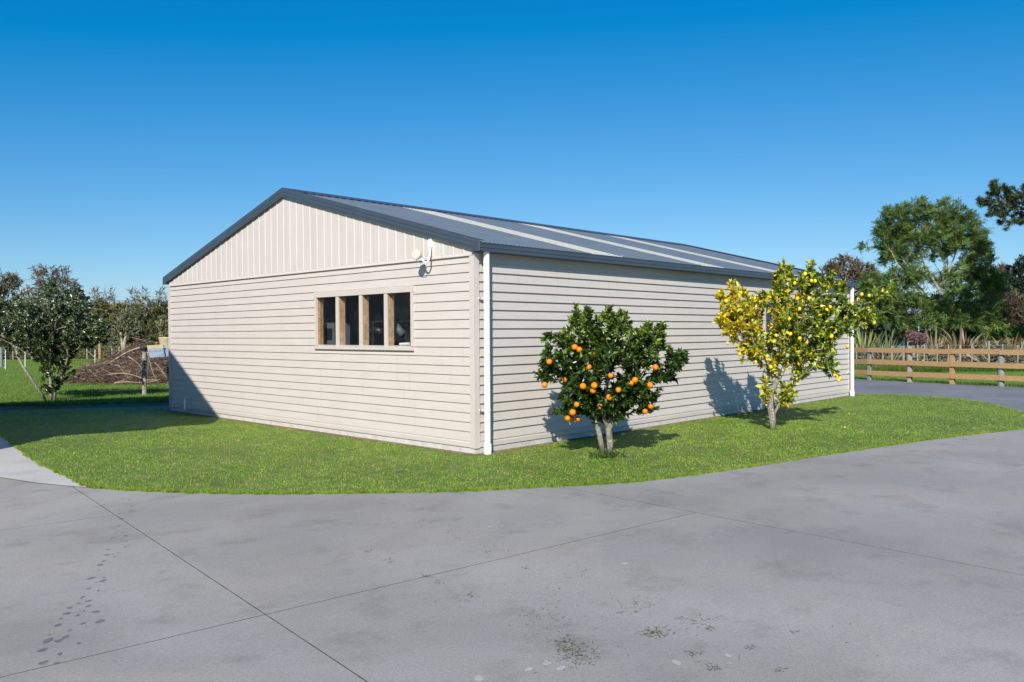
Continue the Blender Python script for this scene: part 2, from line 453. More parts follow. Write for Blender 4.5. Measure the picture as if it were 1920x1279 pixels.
# lane sweeping round behind the shed to the rail fence
lane_poly = lane[:0] + [(9.2, -9.0), (10.4, -16), (21.5, -16), (18.2, -6), (17.72, -2.6), (18.0, -1.2), (18.35, 0.4), (18.75, 1.7), (19.4, 3.4), (20.6, 6.5), (22.5, 11), (17, 11), (14.5, 6), (12.2, 2.2), (9.2, 2.2)]
b = MB(); poly_prism(b, lane_poly, -0.05, 0.004)
tag(b.build('lane', 'lane_concrete'), 'darker grey lane curving behind the shed beside the rail fence', 'lane', kind='structure')
# pale concrete path meeting the drive on the left
b = MB(); poly_prism(b, [(-9, 5.4), (-5.3, 4.6), (-4.78, 3.6), (-4.55, 2.71), (-4.36, 1.98), (-4.1, 1.34), (-3.3, 3.9), (-3.0, 7.2), (-2.6, 9.6), (-9, 9.6)], -0.05, 0.0025)
tag(b.build('footpath', 'path_concrete'), 'pale concrete path meeting the drive at the lawn corner', 'path', kind='structure')
b = MB(); jl = smooth_line([(-5.3, 4.6), (-4.78, 3.6), (-4.55, 2.71), (-4.36, 1.98), (-4.1, 1.34)], 6)
b.loft([[(p[0] - 0.006, p[1] - 0.002, 0.0042) for p in jl], [(p[0] + 0.006, p[1] + 0.002, 0.0042) for p in jl]], False); b.build('joint_line', 'joint_dirt', drive)
# narrow path behind the lawn
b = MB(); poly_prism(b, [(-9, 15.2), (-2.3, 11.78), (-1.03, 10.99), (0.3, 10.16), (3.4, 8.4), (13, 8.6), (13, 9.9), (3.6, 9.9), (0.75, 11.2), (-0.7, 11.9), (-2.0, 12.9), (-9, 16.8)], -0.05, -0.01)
tag(b.build('back_path', 'shaded_path_concrete'), 'narrow concrete path with shade in its colour running behind the shaded lawn', 'path', kind='structure')

rng = np.random.default_rng(7)
front = [(-2.6, 11.9), (-3.25, 9.0), (-3.46, 7.13), (-3.92, 3.88), (-4.03, 2.4), (-4.11, 1.36)]
front2 = [(-4.11, 1.36), (-3.71, 0.59), (-3.06, -0.3), (-2.34, -1.02), (-1.74, -1.58), (-1.11, -2.0), (-0.13, -2.59), (1.38, -3.0), (3.43, -3.41), (5.39, -3.86), (7.51, -4.48), (8.9, -4.75)]
back = [(8.9, -4.75), (9.5, -4.5), (10.2, -3.95), (11.95, -2.93), (12.92, -1.96), (13.12, -0.99), (12.75, -0.3), (12.35, 0.02)]
edge = smooth_line(front, 8)[:-1] + smooth_line(front2, 14)[:-1] + smooth_line(back, 8)
edge = [np.array(p) + rng.normal(0, 0.012, 2) for p in edge]
LAWN = [tuple(p) for p in edge] + [(12.3, 0.06), (0.06, 0.06), (0.06, 9.0), (2.2, 9.0), (0.3, 10.1), (-1.03, 10.95), (-2.3, 11.74)]
b = MB(); poly_prism(b, LAWN, -0.05, 0.006)
tag(b.build('lawn', 'lawn_turf'), 'curved strip of mown lawn wrapping round the shed', 'lawn', kind='structure')
# bare soil line against the foundation
sb = MB()
def soil_line(p, q, nrm):
    N = 120; inner = []; outer = []
    for i in range(N + 1):
        t_ = i / N; c_ = np.array(p) * (1 - t_) + np.array(q) * t_
        wd = 0.07 + 0.05 * abs(math.sin(i * 0.37) * math.sin(i * 0.11 + 1)) + rng.uniform(0, 0.03)
        inner.append((c_[0], c_[1], 0.012)); o_ = c_ + np.array(nrm) * wd; outer.append((o_[0], o_[1], 0.0085))
    sb.loft([inner, outer], False)
soil_line((0.03, 9.0), (0.03, -0.06), (-1, 0)); soil_line((0.02, 0.03), (12.3, 0.03), (0, -1))
tag(sb.build('soil_edge', 'soil'), 'thin line of bare brown soil along the shed foundation', 'soil', kind='structure')

# ---------------------------------------------------------------- grass blades
def blades(name, P, h0, h1, wd, mat, label, seed, lean=0.55, tone=1.0):
    r = np.random.default_rng(seed); n = len(P)
    az = r.uniform(0, 2 * PI, n); h = r.uniform(h0, h1, n); w_ = wd * r.uniform(0.7, 1.4, n)
    la = r.uniform(0, 2 * PI, n); ll = h * r.uniform(0, lean, n)
    dx, dy = np.cos(az) * w_ / 2, np.sin(az) * w_ / 2
    V = np.empty((n, 3, 3)); V[:, 0] = P; V[:, 1] = P; V[:, 2] = P
    V[:, 0, 0] -= dx; V[:, 0, 1] -= dy; V[:, 1, 0] += dx; V[:, 1, 1] += dy
    V[:, 2, 0] += np.cos(la) * ll; V[:, 2, 1] += np.sin(la) * ll; V[:, 2, 2] += h
    g_ = tone * r.uniform(0.75, 1.18, n)[:, None] * np.array([1, 1, 1.])
    dry = r.random(n) < 0.12; g_[dry] *= np.array([1.35, 1.02, 1.2])
    me = np_mesh(name, V.reshape(-1, 3), np.arange(n * 3).reshape(-1, 3), mat, np.repeat(g_, 3, 0))
    return tag(link_obj(name, me), label, 'grass', kind='stuff')
N = 640000
d_ = np.random.default_rng(3)
X = d_.uniform(-5, 13.3, N); Y = d_.uniform(-5, 12, N)
k = in_poly(X, Y, LAWN) & (d_.random(N) < np.clip(2.2 - 0.09 * np.hypot(X - CAM[0], Y - CAM[1]), 0.35, 1))
wob = 0.035 * np.sin(X * 6 + Y * 5) + 0.02 * np.sin(X * 17 - Y * 13)
k &= ~(((Y > -0.10 + wob) & (X > -0.1) & (X < 12.4)) & (Y < 0.2)) & ~(((X > -0.11 + wob) & (X < 0.2)) & (Y > -0.12) & (Y < 9.1))
tuft = np.sin(X * 3.1 + 1.3 * np.sin(Y * 2.7)) * np.sin(Y * 3.7 + np.sin(X * 1.9))
big = np.sin(X * 0.9 + 2 * np.sin(Y * 0.7 + 1)) * np.sin(Y * 1.1 + 1.5 * np.sin(X * 0.5))
k &= d_.random(N) < 0.66 + 0.26 * tuft + 0.18 * big
X, Y = X[k], Y[k]
blades('lawn_grass', np.stack([X, Y, np.full(len(X), 0.004)], 1), 0.010, 0.027, 0.0055, 'lawn_blade', 'short mown grass blades covering the lawn round the shed', 11)
# ragged blades leaning over the lawn edge
ed = np.array([p for p in smooth_line(front, 8)[:-1] + smooth_line(front2, 14) + smooth_line(back, 8)[1:]])
seg = d_.integers(0, len(ed) - 1, 16000); tt = d_.random(16000)[:, None]
EP = ed[seg] * (1 - tt) + ed[seg + 1] * tt; dd_ = ed[seg + 1] - ed[seg]; nn_ = np.stack([dd_[:, 1], -dd_[:, 0]], 1); nn_ /= np.linalg.norm(nn_, axis=1, keepdims=True) + 1e-9
rag = 0.012 + 0.022 * np.sin(EP[:, :1] * 9 + EP[:, 1:] * 7) * np.sin(EP[:, :1] * 23 - EP[:, 1:] * 17)
EP = EP + nn_ * (rag + d_.normal(-0.012, 0.014, (16000, 1)))
blades('edge_grass', np.column_stack([EP, np.full(16000, 0.003)]), 0.015, 0.045, 0.006, 'lawn_blade', 'ragged fringe of longer grass along the lawn edge', 14, 0.9, 0.72)
# paddock: denser near the camera, thinning with distance
n = 230000
D = 18 + 44 * d_.random(n) ** 1.7; xs = d_.uniform(-60, 345, n)
P = CAM + D[:, None] * (FW + RT * ((xs - 960) / FPX)[:, None]); P[:, 2] = -0.06
k = (P[:, 1] > 13.2 - 0.62 * np.clip(P[:, 0] + 2, -9, 4)) & (P[:, 1] < 52)
blades('paddock_grass', P[k], 0.05, 0.13, 0.014, 'paddock_blade', 'longer green pasture grass in the paddock left of the shed', 12)
n = 90000
D = 21 + 13 * d_.random(n); xs = d_.uniform(1590, 1960, n)
P = CAM + D[:, None] * (FW + RT * ((xs - 960) / FPX)[:, None]); P[:, 2] = -0.06
k = ~in_poly(P[:, 0], P[:, 1], lane_poly)
blades('verge_grass', P[k], 0.06, 0.12, 0.012, 'paddock_blade', 'green grass verge under and behind the timber rail fence', 13)

n = 26000
D = 29.3 + 1.5 * d_.random(n); xs = d_.uniform(1590, 1960, n)
P = CAM + D[:, None] * (FW + RT * ((xs - 960) / FPX)[:, None]); P[:, 2] = -0.06
blades('long_grass', P, 0.18, 0.40, 0.012, 'paddock_blade', 'taller uncut grass along the foot of the netting fence', 15, 0.5, 0.62)

# ---------------------------------------------------------------- wet prints across the drive
prints = [(693,128,.9),(738,135,.8),(755,183,.8),(750,200,.6),(752,212,.9),(672,213,.6),(672,231,1),(685,268,1.5),(668,318,1.1),(645,365,.6),(625,397,1.3),(695,362,.8),(712,384,1),(722,417,.7),(712,462,.9),(735,448,.7),(592,478,1.2),(588,515,1.3),(628,510,.8),(640,527,.8),(666,500,.7),(563,558,1.2),(540,583,1.5),(530,620,.8),(480,675,1.7),(560,692,1.5),(562,672,.9),(512,704,.5),(462,746,1.1),(527,759,.8),(420,803,.9),(412,815,.7),(458,830,1.4),(390,847,.8),(332,878,1.3),(458,866,1.2),(310,917,1.6),(385,930,1.3),(430,898,.6),(272,952,.8),(510,905,1.6),(540,970,1.9),(422,985,1),(252,997,1.4),(330,1033,.9),(305,1079,1.4),(258,1102,1.5),(180,1103,1.7),(193,1063,.6),(393,1122,.8),(143,1168,1.6),(150,1253,1.6),(262,1195,1),(240,1255,1)]
r = np.random.default_rng(21)
for (zx, zy, s) in prints:
    c_ = gpix(40 + zx * 300 / 1096, 900 + zy * 350 / 1279)
    a0 = r.uniform(0, PI); n = 12; b = MB()
    rr = 0.0125 * s * (1 + r.normal(0, 0.16, n)); el = r.uniform(0.75, 1.1)
    vd = math.atan2(FW[1], FW[0]) + r.normal(0, 0.35)
    pts = []
    for i in range(n):
        a = 2 * PI * i / n; lx, ly = rr[i] * el * math.cos(a) * 1.5, rr[i] * math.sin(a)
        pts.append((c_[0] + lx * math.cos(vd) - ly * math.sin(vd), c_[1] + lx * math.sin(vd) + ly * math.cos(vd), 0.0022))
    b.add(pts, [tuple(range(n))]); b.build('wet_print', 'wet', drive)

# pale scuffs
for (x, y, s) in ((1025, 1243, 1.0), (1052, 1254, .9), (1268, 1243, 1.0), (898, 1273, 1.1), (992, 1256, .8), (918, 988, .8), (1365, 1230, .7), (1172, 1057, .9)):
    c_ = gpix(x, y); n = 12; b = MB(); vd = math.atan2(FW[1], FW[0]) + r.normal(0, 0.5)
    b.add([(c_[0] + 0.02 * s * (math.cos(2 * PI * i / n) * 1.6 * math.cos(vd) - math.sin(2 * PI * i / n) * math.sin(vd)) + r.normal(0, 0.002), c_[1] + 0.02 * s * (math.cos(2 * PI * i / n) * 1.6 * math.sin(vd) + math.sin(2 * PI * i / n) * math.cos(vd)) + r.normal(0, 0.002), 0.002) for i in range(n)], [tuple(range(n))])
    b.build('pale_scuff', 'scuffed_concrete', drive)
# ---------------------------------------------------------------- grass clippings on the drive
cl = [(1080,1225,38,22,230),(1230,1188,26,9,110),(1060,1205,26,14,60),(1195,1135,45,20,40),(1000,1150,60,40,60),(860,1120,50,25,40),(735,1052,14,6,26),(690,1036,10,4,18),(803,1082,12,4,24),(822,1093,9,4,14),(880,1118,9,5,16),(985,1066,10,4,12),(912,1036,6,3,8),(852,1003,30,14,50),(930,1030,30,14,30),(1080,1075,40,14,30),(1180,1140,30,14,24),(1295,1165,40,14,40),(1330,1180,12,5,20),(1405,1215,12,6,22),(1300,1230,14,8,20),(1340,1253,16,7,26),(1465,1258,10,5,14),(1490,1186,8,3,10),(700,940,30,8,26),(665,943,12,4,10),(865,925,14,4,50),(760,985,50,20,40),(895,938,8,3,10),(1100,1170,120,70,45),(1350,1150,120,80,24),(900,1050,150,90,40),(1650,1180,200,70,16)]
P = []; S = []
r = np.random.default_rng(22)
for (x, y, sx, sy, n) in cl:
    for i in range(n):
        P.append(gpix(x + r.normal(0, sx * 0.55), y + r.normal(0, sy * 0.55)))
P = np.array(P); n = len(P); P[:, 2] = 0.004
az = r.uniform(0, 2 * PI, n); L = r.uniform(0.010, 0.032, n); wd = r.uniform(0.0012, 0.0026, n)
V = np.empty((n, 3, 3)); dr = np.stack([np.cos(az), np.sin(az), np.zeros(n)], 1); nr = np.stack([-np.sin(az), np.cos(az), np.zeros(n)], 1)
V[:, 0] = P - nr * wd[:, None]; V[:, 1] = P + nr * wd[:, None]; V[:, 2] = P + dr * L[:, None]; V[:, 2, 2] += r.uniform(0, 0.008, n)
colr = np.array([0.155, 0.165, 0.065]) * r.uniform(0.5, 1.5, n)[:, None]
tag(link_obj('grass_clippings', np_mesh('grass_clippings', V.reshape(-1, 3), np.arange(3 * n).reshape(-1, 3), 'soft_leaf', np.repeat(colr, 3, 0))),
    'scattered dry mower clippings lying on the concrete drive', 'clippings', kind='stuff')
# moss along the nearest saw cut
P = []
for i in range(420):
    t_ = r.random() ** 1.0; q_ = np.array(J1[0]) * t_ + np.array(J1[1]) * (1 - t_)
    P.append((q_[0] + r.normal(0, 0.006), q_[1] + r.normal(0, 0.006), -0.008))
blades('joint_moss', np.array(P), 0.004, 0.011, 0.006, 'lawn_blade', 'thin line of moss growing in the driveway saw cut', 23)

# ================================================================== THE SHED
W, L = 9.0, 12.30
ZC, ZT, ZGB, ZGT, ZR = 0.085, 2.524, 2.570, 2.685, 3.918
GU, GV = 0.043, 0.140
SL = (ZR - ZGT) / (W / 2 + GV)                     # roof slope
def roof_z(v): return ZGT + (min(v, W - v) + GV) * SL
shed = empty('shed', (0, 0, 0), 'long cream weatherboard shed with a dark grey gable roof', 'shed')
# foundation
b = MB(); b.box(0.016, L - 0.016, 0.016, W - 0.016, -0.1, ZC - 0.013); b.build('foundation', 'foundation', shed)
# wall cores (with the two window openings)
GW = (1.235, 3.605, 1.335, 2.175)     # gable window opening: y0,y1,z0,z1
SW = (7.355, 9.725, 1.335, 2.175)     # side window: x0,x1,z0,z1
T0, T1 = 0.030, 0.110
b = MB()
b.box(T0, T1, T0, GW[0], ZC - 0.012, 2.56); b.box(T0, T1, GW[1], W - T0, ZC - 0.012, 2.56)
b.box(T0, T1, GW[0], GW[1], ZC - 0.012, GW[2]); b.box(T0, T1, GW[0], GW[1], GW[3], 2.56)
b.build('wall_lining', 'interior_lining', shed)
b = MB()
b.box(T1, SW[0], T0, T1, ZC - 0.012, 2.56); b.box(SW[1], L - T1, T0, T1, ZC - 0.012, 2.56)
b.box(SW[0], SW[1], T0, T1, ZC - 0.012, SW[2]); b.box(SW[0], SW[1], T0, T1, SW[3], 2.56)
b.build('wall_lining', 'interior_lining', shed)
b = MB(); b.box(L - T1, L - T0, T0, W - T0, ZC - 0.012, 2.56); b.build('wall_lining', 'interior_lining', shed)
b = MB(); b.box(T1, L - T1, W - T1, W - T0, ZC - 0.012, 2.56); b.build('wall_lining', 'interior_lining', shed)
b = MB(); b.box(T1, L - T1, T1, W - T1, ZC - 0.0115, ZC + 0.02); b.build('floor', 'interior_floor', shed)

b = MB(); b.box(3.3, 3.36, T1 + 0.002, W - T1 - 0.002, ZC + 0.021, 2.75); b.build('partition_wall', 'interior_lining', shed)
# weatherboards: each course and length is its own board, bevelled back, 20 mm lap
COVER = 0.1198; Z0 = 0.165
cache = {}
def board(axis, a0, a1, z, h, name='weatherboard', mat='cream'):
    a0 += 0.0008; a1 -= 0.0008
    key = (axis, round(a0, 4), round(a1, 4), round(h, 4))
    if key not in cache:
        e_ = 0.005 if axis == 'x' else 0.0115
        prof = [(0.030, 0.0), (e_, 0.0), (e_ + 0.0002, 0.004), (0.0265, h - 0.001), (0.030, h - 0.001)]
        if axis == 'y':    # gable wall, outward -x
            rings = [[(p[0], a, p[1]) for p in prof] for a in (a1, a0)]
        elif axis == 'x':  # side wall, outward -y
            rings = [[(a, p[0], p[1]) for p in prof] for a in (a0, a1)]
        elif axis == 'X':  # far side wall, outward +y
            rings = [[(a, W - p[0], p[1]) for p in prof] for a in (a1, a0)]
        else:              # far gable, outward +x
            rings = [[(L - p[0], a, p[1]) for p in prof] for a in (a0, a1)]
        mb = MB(); mb.loft(rings); cache[key] = mb.mesh(name, mat)
    return link_obj(name, cache[key], shed, (0, 0, z))
CB = 0.088
courses = [(Z0 + COVER * i, COVER) for i in range(19)] + [(Z0 + COVER * 19, ZT - Z0 - COVER * 19 - 0.002)]
for (z, h) in courses:
    for (a0, a1) in ((CB, 1.21), (1.21, 3.63), (3.63, 6.01), (6.01, W - CB)):
        if a0 == 1.21 and z + h > 1.305 and z < 2.17:
            if z < 1.305 and 1.305 - z > 0.02: board('y', a0, a1, z, 1.304 - z)
            continue
        board('y', a0, a1, z, h)
    for (a0, a1) in ((CB, 2.42), (2.42, 4.88), (4.88, 7.33), (7.33, 9.75), (9.75, L - CB)):
        if a0 == 7.33 and z + h > 1.305 and z < 2.17:
            if z < 1.305 and 1.305 - z > 0.02: board('x', a0, a1, z, 1.304 - z)
            continue
        board('x', a0, a1, z, h)
board('x', CB, L - CB, ZT, 0.075)
for (z, h) in courses[::1]:
    board('X', CB, L - CB, z, h); board('Y', CB, W - CB, z, h)
# bottom trim with its little step
for ax, ln in (('y', W), ('x', L)):
    b = MB(); prof = [(0.030, ZC), (0.004, ZC), (0.004, 0.140), (0.012, 0.148), (0.012, Z0 - 0.003), (0.030, Z0 - 0.003)]
    if ax == 'y': b.loft([[(p[0], a, p[1]) for p in prof] for a in (ln - CB, CB)])
    else: b.loft([[(a, p[0], p[1]) for p in prof] for a in (CB, ln - CB)])
    b.build('base_trim', 'cream_trim', shed)
# corner boards (folded covers)
def corner(x0, y0, sx, sy):
    b = MB(); t_ = 0.029
    pts = [(x0, y0), (x0 + sx * CB, y0), (x0 + sx * CB, y0 + sy * t_), (x0 + sx * t_, y0 + sy * t_), (x0 + sx * t_, y0 + sy * CB), (x0, y0 + sy * CB)]
    if sx * sy < 0: pts = pts[::-1]
    b.loft([[(p[0], p[1], z) for p in pts] for z in (ZC - 0.008, 2.56)]); b.build('corner_board', 'cream_trim', shed)
corner(0, 0, 1, 1); corner(0, W, 1, -1); corner(L, 0, -1, 1); corner(L, W, -1, -1)

# gable: flashing strip and ribbed sheets
b = MB(); prof = [(0.012, ZT), (-0.004, ZT), (-0.004, ZT + 0.008), (0.010, 2.562), (0.030, 2.562)]
prof = [(0.030, ZT)] + prof
b.loft([[(p[0], a, p[1]) for p in prof] for a in (W - 0.002, 0.002)]); b.build('gable_flashing', 'cream_trim', shed)
RP = 0.198
def gable_sheet(y0, y1, first, xw=0.012, out=-1, xbase=None):
    """sheet from y0 to y1 with ribs of pitch RP; top follows the roof"""
    ys = [y0]; off = [0.0]
    yr = first
    while yr < y1 - 0.02:
        if yr > y0 + 0.02:
            for dy, o_ in ((-0.021, 0), (-0.009, 0.0085), (0.009, 0.0085), (0.021, 0)): ys.append(yr + dy); off.append(o_)
            ys.append(yr + 0.06); off.append(0); ys.append(yr + 0.068); off.append(0.0022); ys.append(yr + 0.076); off.append(0)
            ys.append(yr + 0.122); off.append(0); ys.append(yr + 0.130); off.append(0.0022); ys.append(yr + 0.138); off.append(0)
        yr += RP
    keep = [i for i in range(len(ys)) if ys[i] <= y1]; ys = [ys[i] for i in keep] + [y1]; off = [off[i] for i in keep] + [0.0]
    if W / 2 > y0 and W / 2 < y1:
        i = int(np.searchsorted(ys, W / 2)); o_ = np.interp(W / 2, ys, off); ys.insert(i, W / 2); off.insert(i, o_)
    b = MB(); bot = []; top = []
    for y, o_ in zip(ys, off):
        x = (xbase if xbase is not None else xw) + out * o_
        zt = roof_z(y) - 0.035
        bot.append((x, y, 2.5605)); top.append((x, y, max(zt, 2.562)))
    back_b = [(x + (-out) * 0.012, y, 2.5605) for (x, y, z) in bot]; back_t = [(x + (-out) * 0.012, y, z) for (x, y, z) in top]
    b.loft([bot, top], False); b.loft([back_t, back_b], False); b.loft([back_b, bot], False)
    return b.build('gable_sheet', 'cream_metal', shed)
SH = RP * 4
e = 4.562 - 0.1
start = e - SH * 6
k = 0
y = start
while y < W - 0.01:
    y0, y1 = max(0.02, y), min(W - 0.02, y + SH)
    if y1 > y0 + 0.03:
        gable_sheet(y0 + 0.0006, y1 - 0.0006, y + 0.1)
    y += SH
gable_sheet(0.02, W - 0.02, 0.1, out=1, xbase=L - 0.012)

# roof sheets: ten corrugations each, three translucent ones on the near slope
NS = 16; x_start = -GU + 0.004; SWD = (L + 2 * GU - 0.008) / NS
def roof_sheet(i, side, mat):
    x0 = x_start + i * SWD; NC = 10
    xs = np.linspace(x0, x0 + SWD, NC * 6 + 1)
    ph = (xs - x0) / (SWD / NC) * 2 * PI
    dz = 0.008 * np.cos(ph)
    v0, v1 = -GV + 0.045, W / 2 - 0.004
    rings = []
    for v in (v0, v1):
        yy = v if side == 0 else W - v
        rings.append([(x, yy, ZGT - 0.012 + (v + GV) * SL + d) for x, d in zip(xs, dz)])
    b = MB()
    if side == 1: rings = rings[::-1]
    b.loft(rings, False)
    name = 'skylight_sheet' if mat == 'skylight' else 'roof_sheet'
    return b.build(name, mat, roofp, smooth=True)
roofp = empty('roof', (0, 0, 0)); roofp.parent = shed
for i in range(NS):
    roof_sheet(i, 0, 'skylight' if i in (3, 7, 11) else 'roof'); roof_sheet(i, 1, 'roof')
# deck under the sheets so the gable is closed
gaps = [(0.035, x_start + 3 * SWD), (x_start + 4 * SWD, x_start + 7 * SWD), (x_start + 8 * SWD, x_start + 11 * SWD), (x_start + 12 * SWD, L - 0.035)]
zb_, zm_ = roof_z(0) - 0.032, roof_z(W / 2) - 0.032
for (x0, x1) in gaps:
    b = MB(); pr = [(0.0, zb_), (W / 2, zm_), (W / 2, zm_ - 0.015), (0.0, zb_ - 0.015)]
    b.loft([[(x, p[0], p[1]) for p in pr] for x in (x0, x1)]); b.build('underlay', 'interior_lining', roofp)
b = MB(); pr = [(W / 2 + 0.001, zm_), (W, zb_), (W, zb_ - 0.015), (W / 2 + 0.001, zm_ - 0.015)]
b.loft([[(x, p[0], p[1]) for p in pr] for x in (0.035, L - 0.035)]); b.build('underlay', 'interior_lining', roofp)
# screws near the eaves and along the purlins
b = MB()
for v in (-0.05, 0.85, 1.9, 2.95, 4.2):
    for kx in range(1, NS * 5):
        x = x_start + kx * SWD / 5
        z = ZGT - 0.012 + (v + GV) * SL + 0.008
        b.tube([(x, v, z - 0.002), (x, v, z + 0.007)], 0.007, 5)
so = b.build('roof_screws', 'dull_metal', roofp); so['kind'] = 'stuff'
# ridge cap with notched edges
b = MB(); xs = np.arange(-GU, L + GU, SWD / 20)
for s in (0, 1):
    top = []; low = []; dn = []
    for q_, x in enumerate(xs):
        v = W / 2 - 0.16
        notch = 0.0 if (q_ // 2) % 2 == 0 else 0.016
        f_ = lambda vv: vv if s == 0 else W - vv
        top.append((x, W / 2, ZR + 0.034)); low.append((x, f_(v), ZGT + (v + GV) * SL + 0.022)); dn.append((x, f_(v - 0.004), ZGT + (v + GV) * SL + 0.008 - notch))
    rg = [dn, low, top] if s == 0 else [top, low, dn]
    b.loft(rg, False)
b.build('ridge_cap', 'dark_steel', roofp)
# barge flashings on both verges, each a stepped fascia with a top flange
def barge(side, xf, out):
    b = MB()
    prof = [(0.0, 0.030), (0.0, 0.0), (0.004, -0.004), (0.004, -0.034), (0.0, -0.040), (0.0, -0.052), (0.004, -0.058), (0.004, -0.088), (0.0, -0.094), (0.0, -0.117), (-0.041, -0.117), (-0.041, -0.108), (-0.012, -0.108), (-0.012, 0.012), (-0.095, 0.012), (-0.095, 0.020)]
    rings = []
    for v in (-GV, W / 2):
        z = ZGT + (v + GV) * SL + 0.002
        yy = v if side == 0 else W - v
        rings.append([(xf + out * p[0], yy, z + p[1]) for p in prof])
    if (side == 0) == (out < 0): rings = rings[::-1]
    b.loft(rings); b.build('barge_flashing', 'dark_steel', roofp)
for sd in (0, 1):
    barge(sd, -GU, -1); barge(sd, L + GU, 1)
# gutters
def gutter(side):
    b = MB(); t_ = 0.003
    prof = [(-GV, ZGB), (-GV, ZGB + 0.012), (-GV + 0.004, ZGB + 0.018), (-GV + 0.004, ZGB + 0.040), (-GV, ZGB + 0.046), (-GV, ZGB + 0.066), (-GV + 0.004, ZGB + 0.072), (-GV + 0.004, ZGB + 0.094), (-GV, ZGB + 0.10), (-GV, ZGT - 0.006), (-GV + 0.012, ZGT - 0.004),
            (-GV + 0.012, ZGT - 0.010), (-GV + 0.006, ZGB + 0.09), (-GV + 0.006, ZGB + 0.005), (-0.006, ZGB + 0.005), (-0.006, ZGT - 0.02), (0.002, ZGT - 0.02), (0.002, ZGB)]
    prof = [(p if side == 0 else (W - p[0], p[1])) for p in prof]
    rings = [[(x, p[0], p[1]) for p in prof] for x in (-GU + 0.002, L + GU - 0.002)]
    if side == 1: rings = rings[::-1]
    b.loft(rings)
    go = b.build('gutter', 'dark_steel', roofp)
    for x0, x1 in ((-GU - 0.003, -GU + 0.0015), (L + GU - 0.0015, L + GU + 0.003)):
        y0, y1 = (-GV - 0.003, 0.004) if side == 0 else (W - 0.004, W + GV + 0.003)
        e_ = MB(); e_.box(x0, x1, y0, y1, ZGB - 0.002, ZGT + 0.001)
        e_.build('gutter_end_cap', 'dark_steel', roofp)
gutter(0); gutter(1)
# gutter corner strip and joint rivets on the near gutter
b = MB(); b.box(-GU - 0.006, -GU + 0.003, -GV - 0.006, -GV - 0.0035, ZGB, ZGT + 0.004); b.build('corner_strip', 'dull_metal', roofp)
b = MB()
for x in (4.15, 8.3):
    for z in (ZGB + 0.03, ZGB + 0.056, ZGB + 0.084): b.tube([(x, -GV - 0.003, z), (x, -GV + 0.006, z)], 0.005, 6)
b.build('gutter_rivets', 'dull_metal', roofp)
for (x, z) in ((-GU + 0.022, ZGB + 0.083), (-GU + 0.028, ZGB + 0.054)):
    b = MB(); b.tube([(x, -GV - 0.003, z), (x, -GV + 0.006, z)], 0.005, 6); b.build('rivet', 'dull_metal', roofp)

# windows: trim, raw timber mullions, glass set half-way in
def window(kind):
    """s runs along the wall; returns a part tree"""
    wd = empty('window', (0, 0, 0)); wd.parent = shed
    def bx(mb, s0, s1, d0, d1, z0, z1):       # d: depth into the wall (0 = trim face)
        if kind == 'gable': mb.box(d0, d1, s0, s1, z0, z1)
        else: mb.box(s0, s1, d0, d1, z0, z1)
        return mb
    A, B_ = (1.21, 3.63) if kind == 'gable' else (7.33, 9.75)
    zb, zt_ = 1.305, 2.198
    oa, ob = A + 0.05, B_ - 0.05; za, zz = 1.372, 2.112
    bx(MB(), A - 0.012, B_ + 0.012, -0.008, 0.028, zz, zt_).build('head_trim', 'cream_trim', wd)
    bx(MB(), A, oa, -0.004, 0.028, zb + 0.062, zz - 0.0015).build('side_trim', 'cream_trim', wd)
    bx(MB(), ob, B_, -0.004, 0.028, zb + 0.062, zz - 0.0015).build('side_trim', 'cream_trim', wd)
    s = MB(); y = [(0.06, zb + 0.068), (0.028, zb + 0.062), (-0.018, zb + 0.052), (-0.018, zb + 0.004), (-0.012, zb), (0.028, zb), (0.06, zb)]
    y = y[::-1]
    if kind == 'gable': s.loft([[(p[0], a, p[1]) for p in y[::-1]] for a in (B_ + 0.004, A - 0.004)])
    else: s.loft([[(a, p[0], p[1]) for p in y[::-1]] for a in (A - 0.004, B_ + 0.004)])
    s.build('sill', 'cream_trim', wd)
    # jambs
    bx(MB(), oa - 0.02, oa - 0.0005, 0.0285, 0.12, za - 0.02, zz + 0.02).build('jamb', 'raw_wood', wd)
    bx(MB(), ob + 0.0005, ob + 0.02, 0.0285, 0.12, za - 0.02, zz + 0.02).build('jamb', 'raw_wood', wd)
    bx(MB(), oa, ob, 0.0285, 0.12, zz + 0.0005, zz + 0.02).build('jamb', 'raw_wood', wd)
    bx(MB(), oa, ob, 0.0605, 0.12, za - 0.02, za - 0.002).build('inner_sill', 'pale_wood', wd)
    cs = (A + 0.609, A + 1.208, A + 1.808)
    for c_ in cs:
        mo = bx(MB(), c_ - 0.037, c_ + 0.037, 0.000, 0.019, za - 0.012, zz - 0.0012).build('mullion', 'cream_trim', wd)
        bx(MB(), c_ - 0.036, c_ + 0.036, 0.0195, 0.064, za - 0.005, zz - 0.0005).build('mullion_timber', 'raw_wood', wd)
        bx(MB(), c_ - 0.039, c_ + 0.039, 0.0705, 0.118, za - 0.0015, zz - 0.0005).build('mullion_timber', 'pale_wood', wd)
    ed = [oa] + [v for c_ in cs for v in (c_ - 0.036, c_ + 0.036)] + [ob]
    for i in range(4):
        bx(MB(), ed[2 * i] + 0.001, ed[2 * i + 1] - 0.001, 0.0650, 0.0690, za - 0.0015, zz - 0.001).build('pane', 'glass', wd)
window('gable'); window('side')

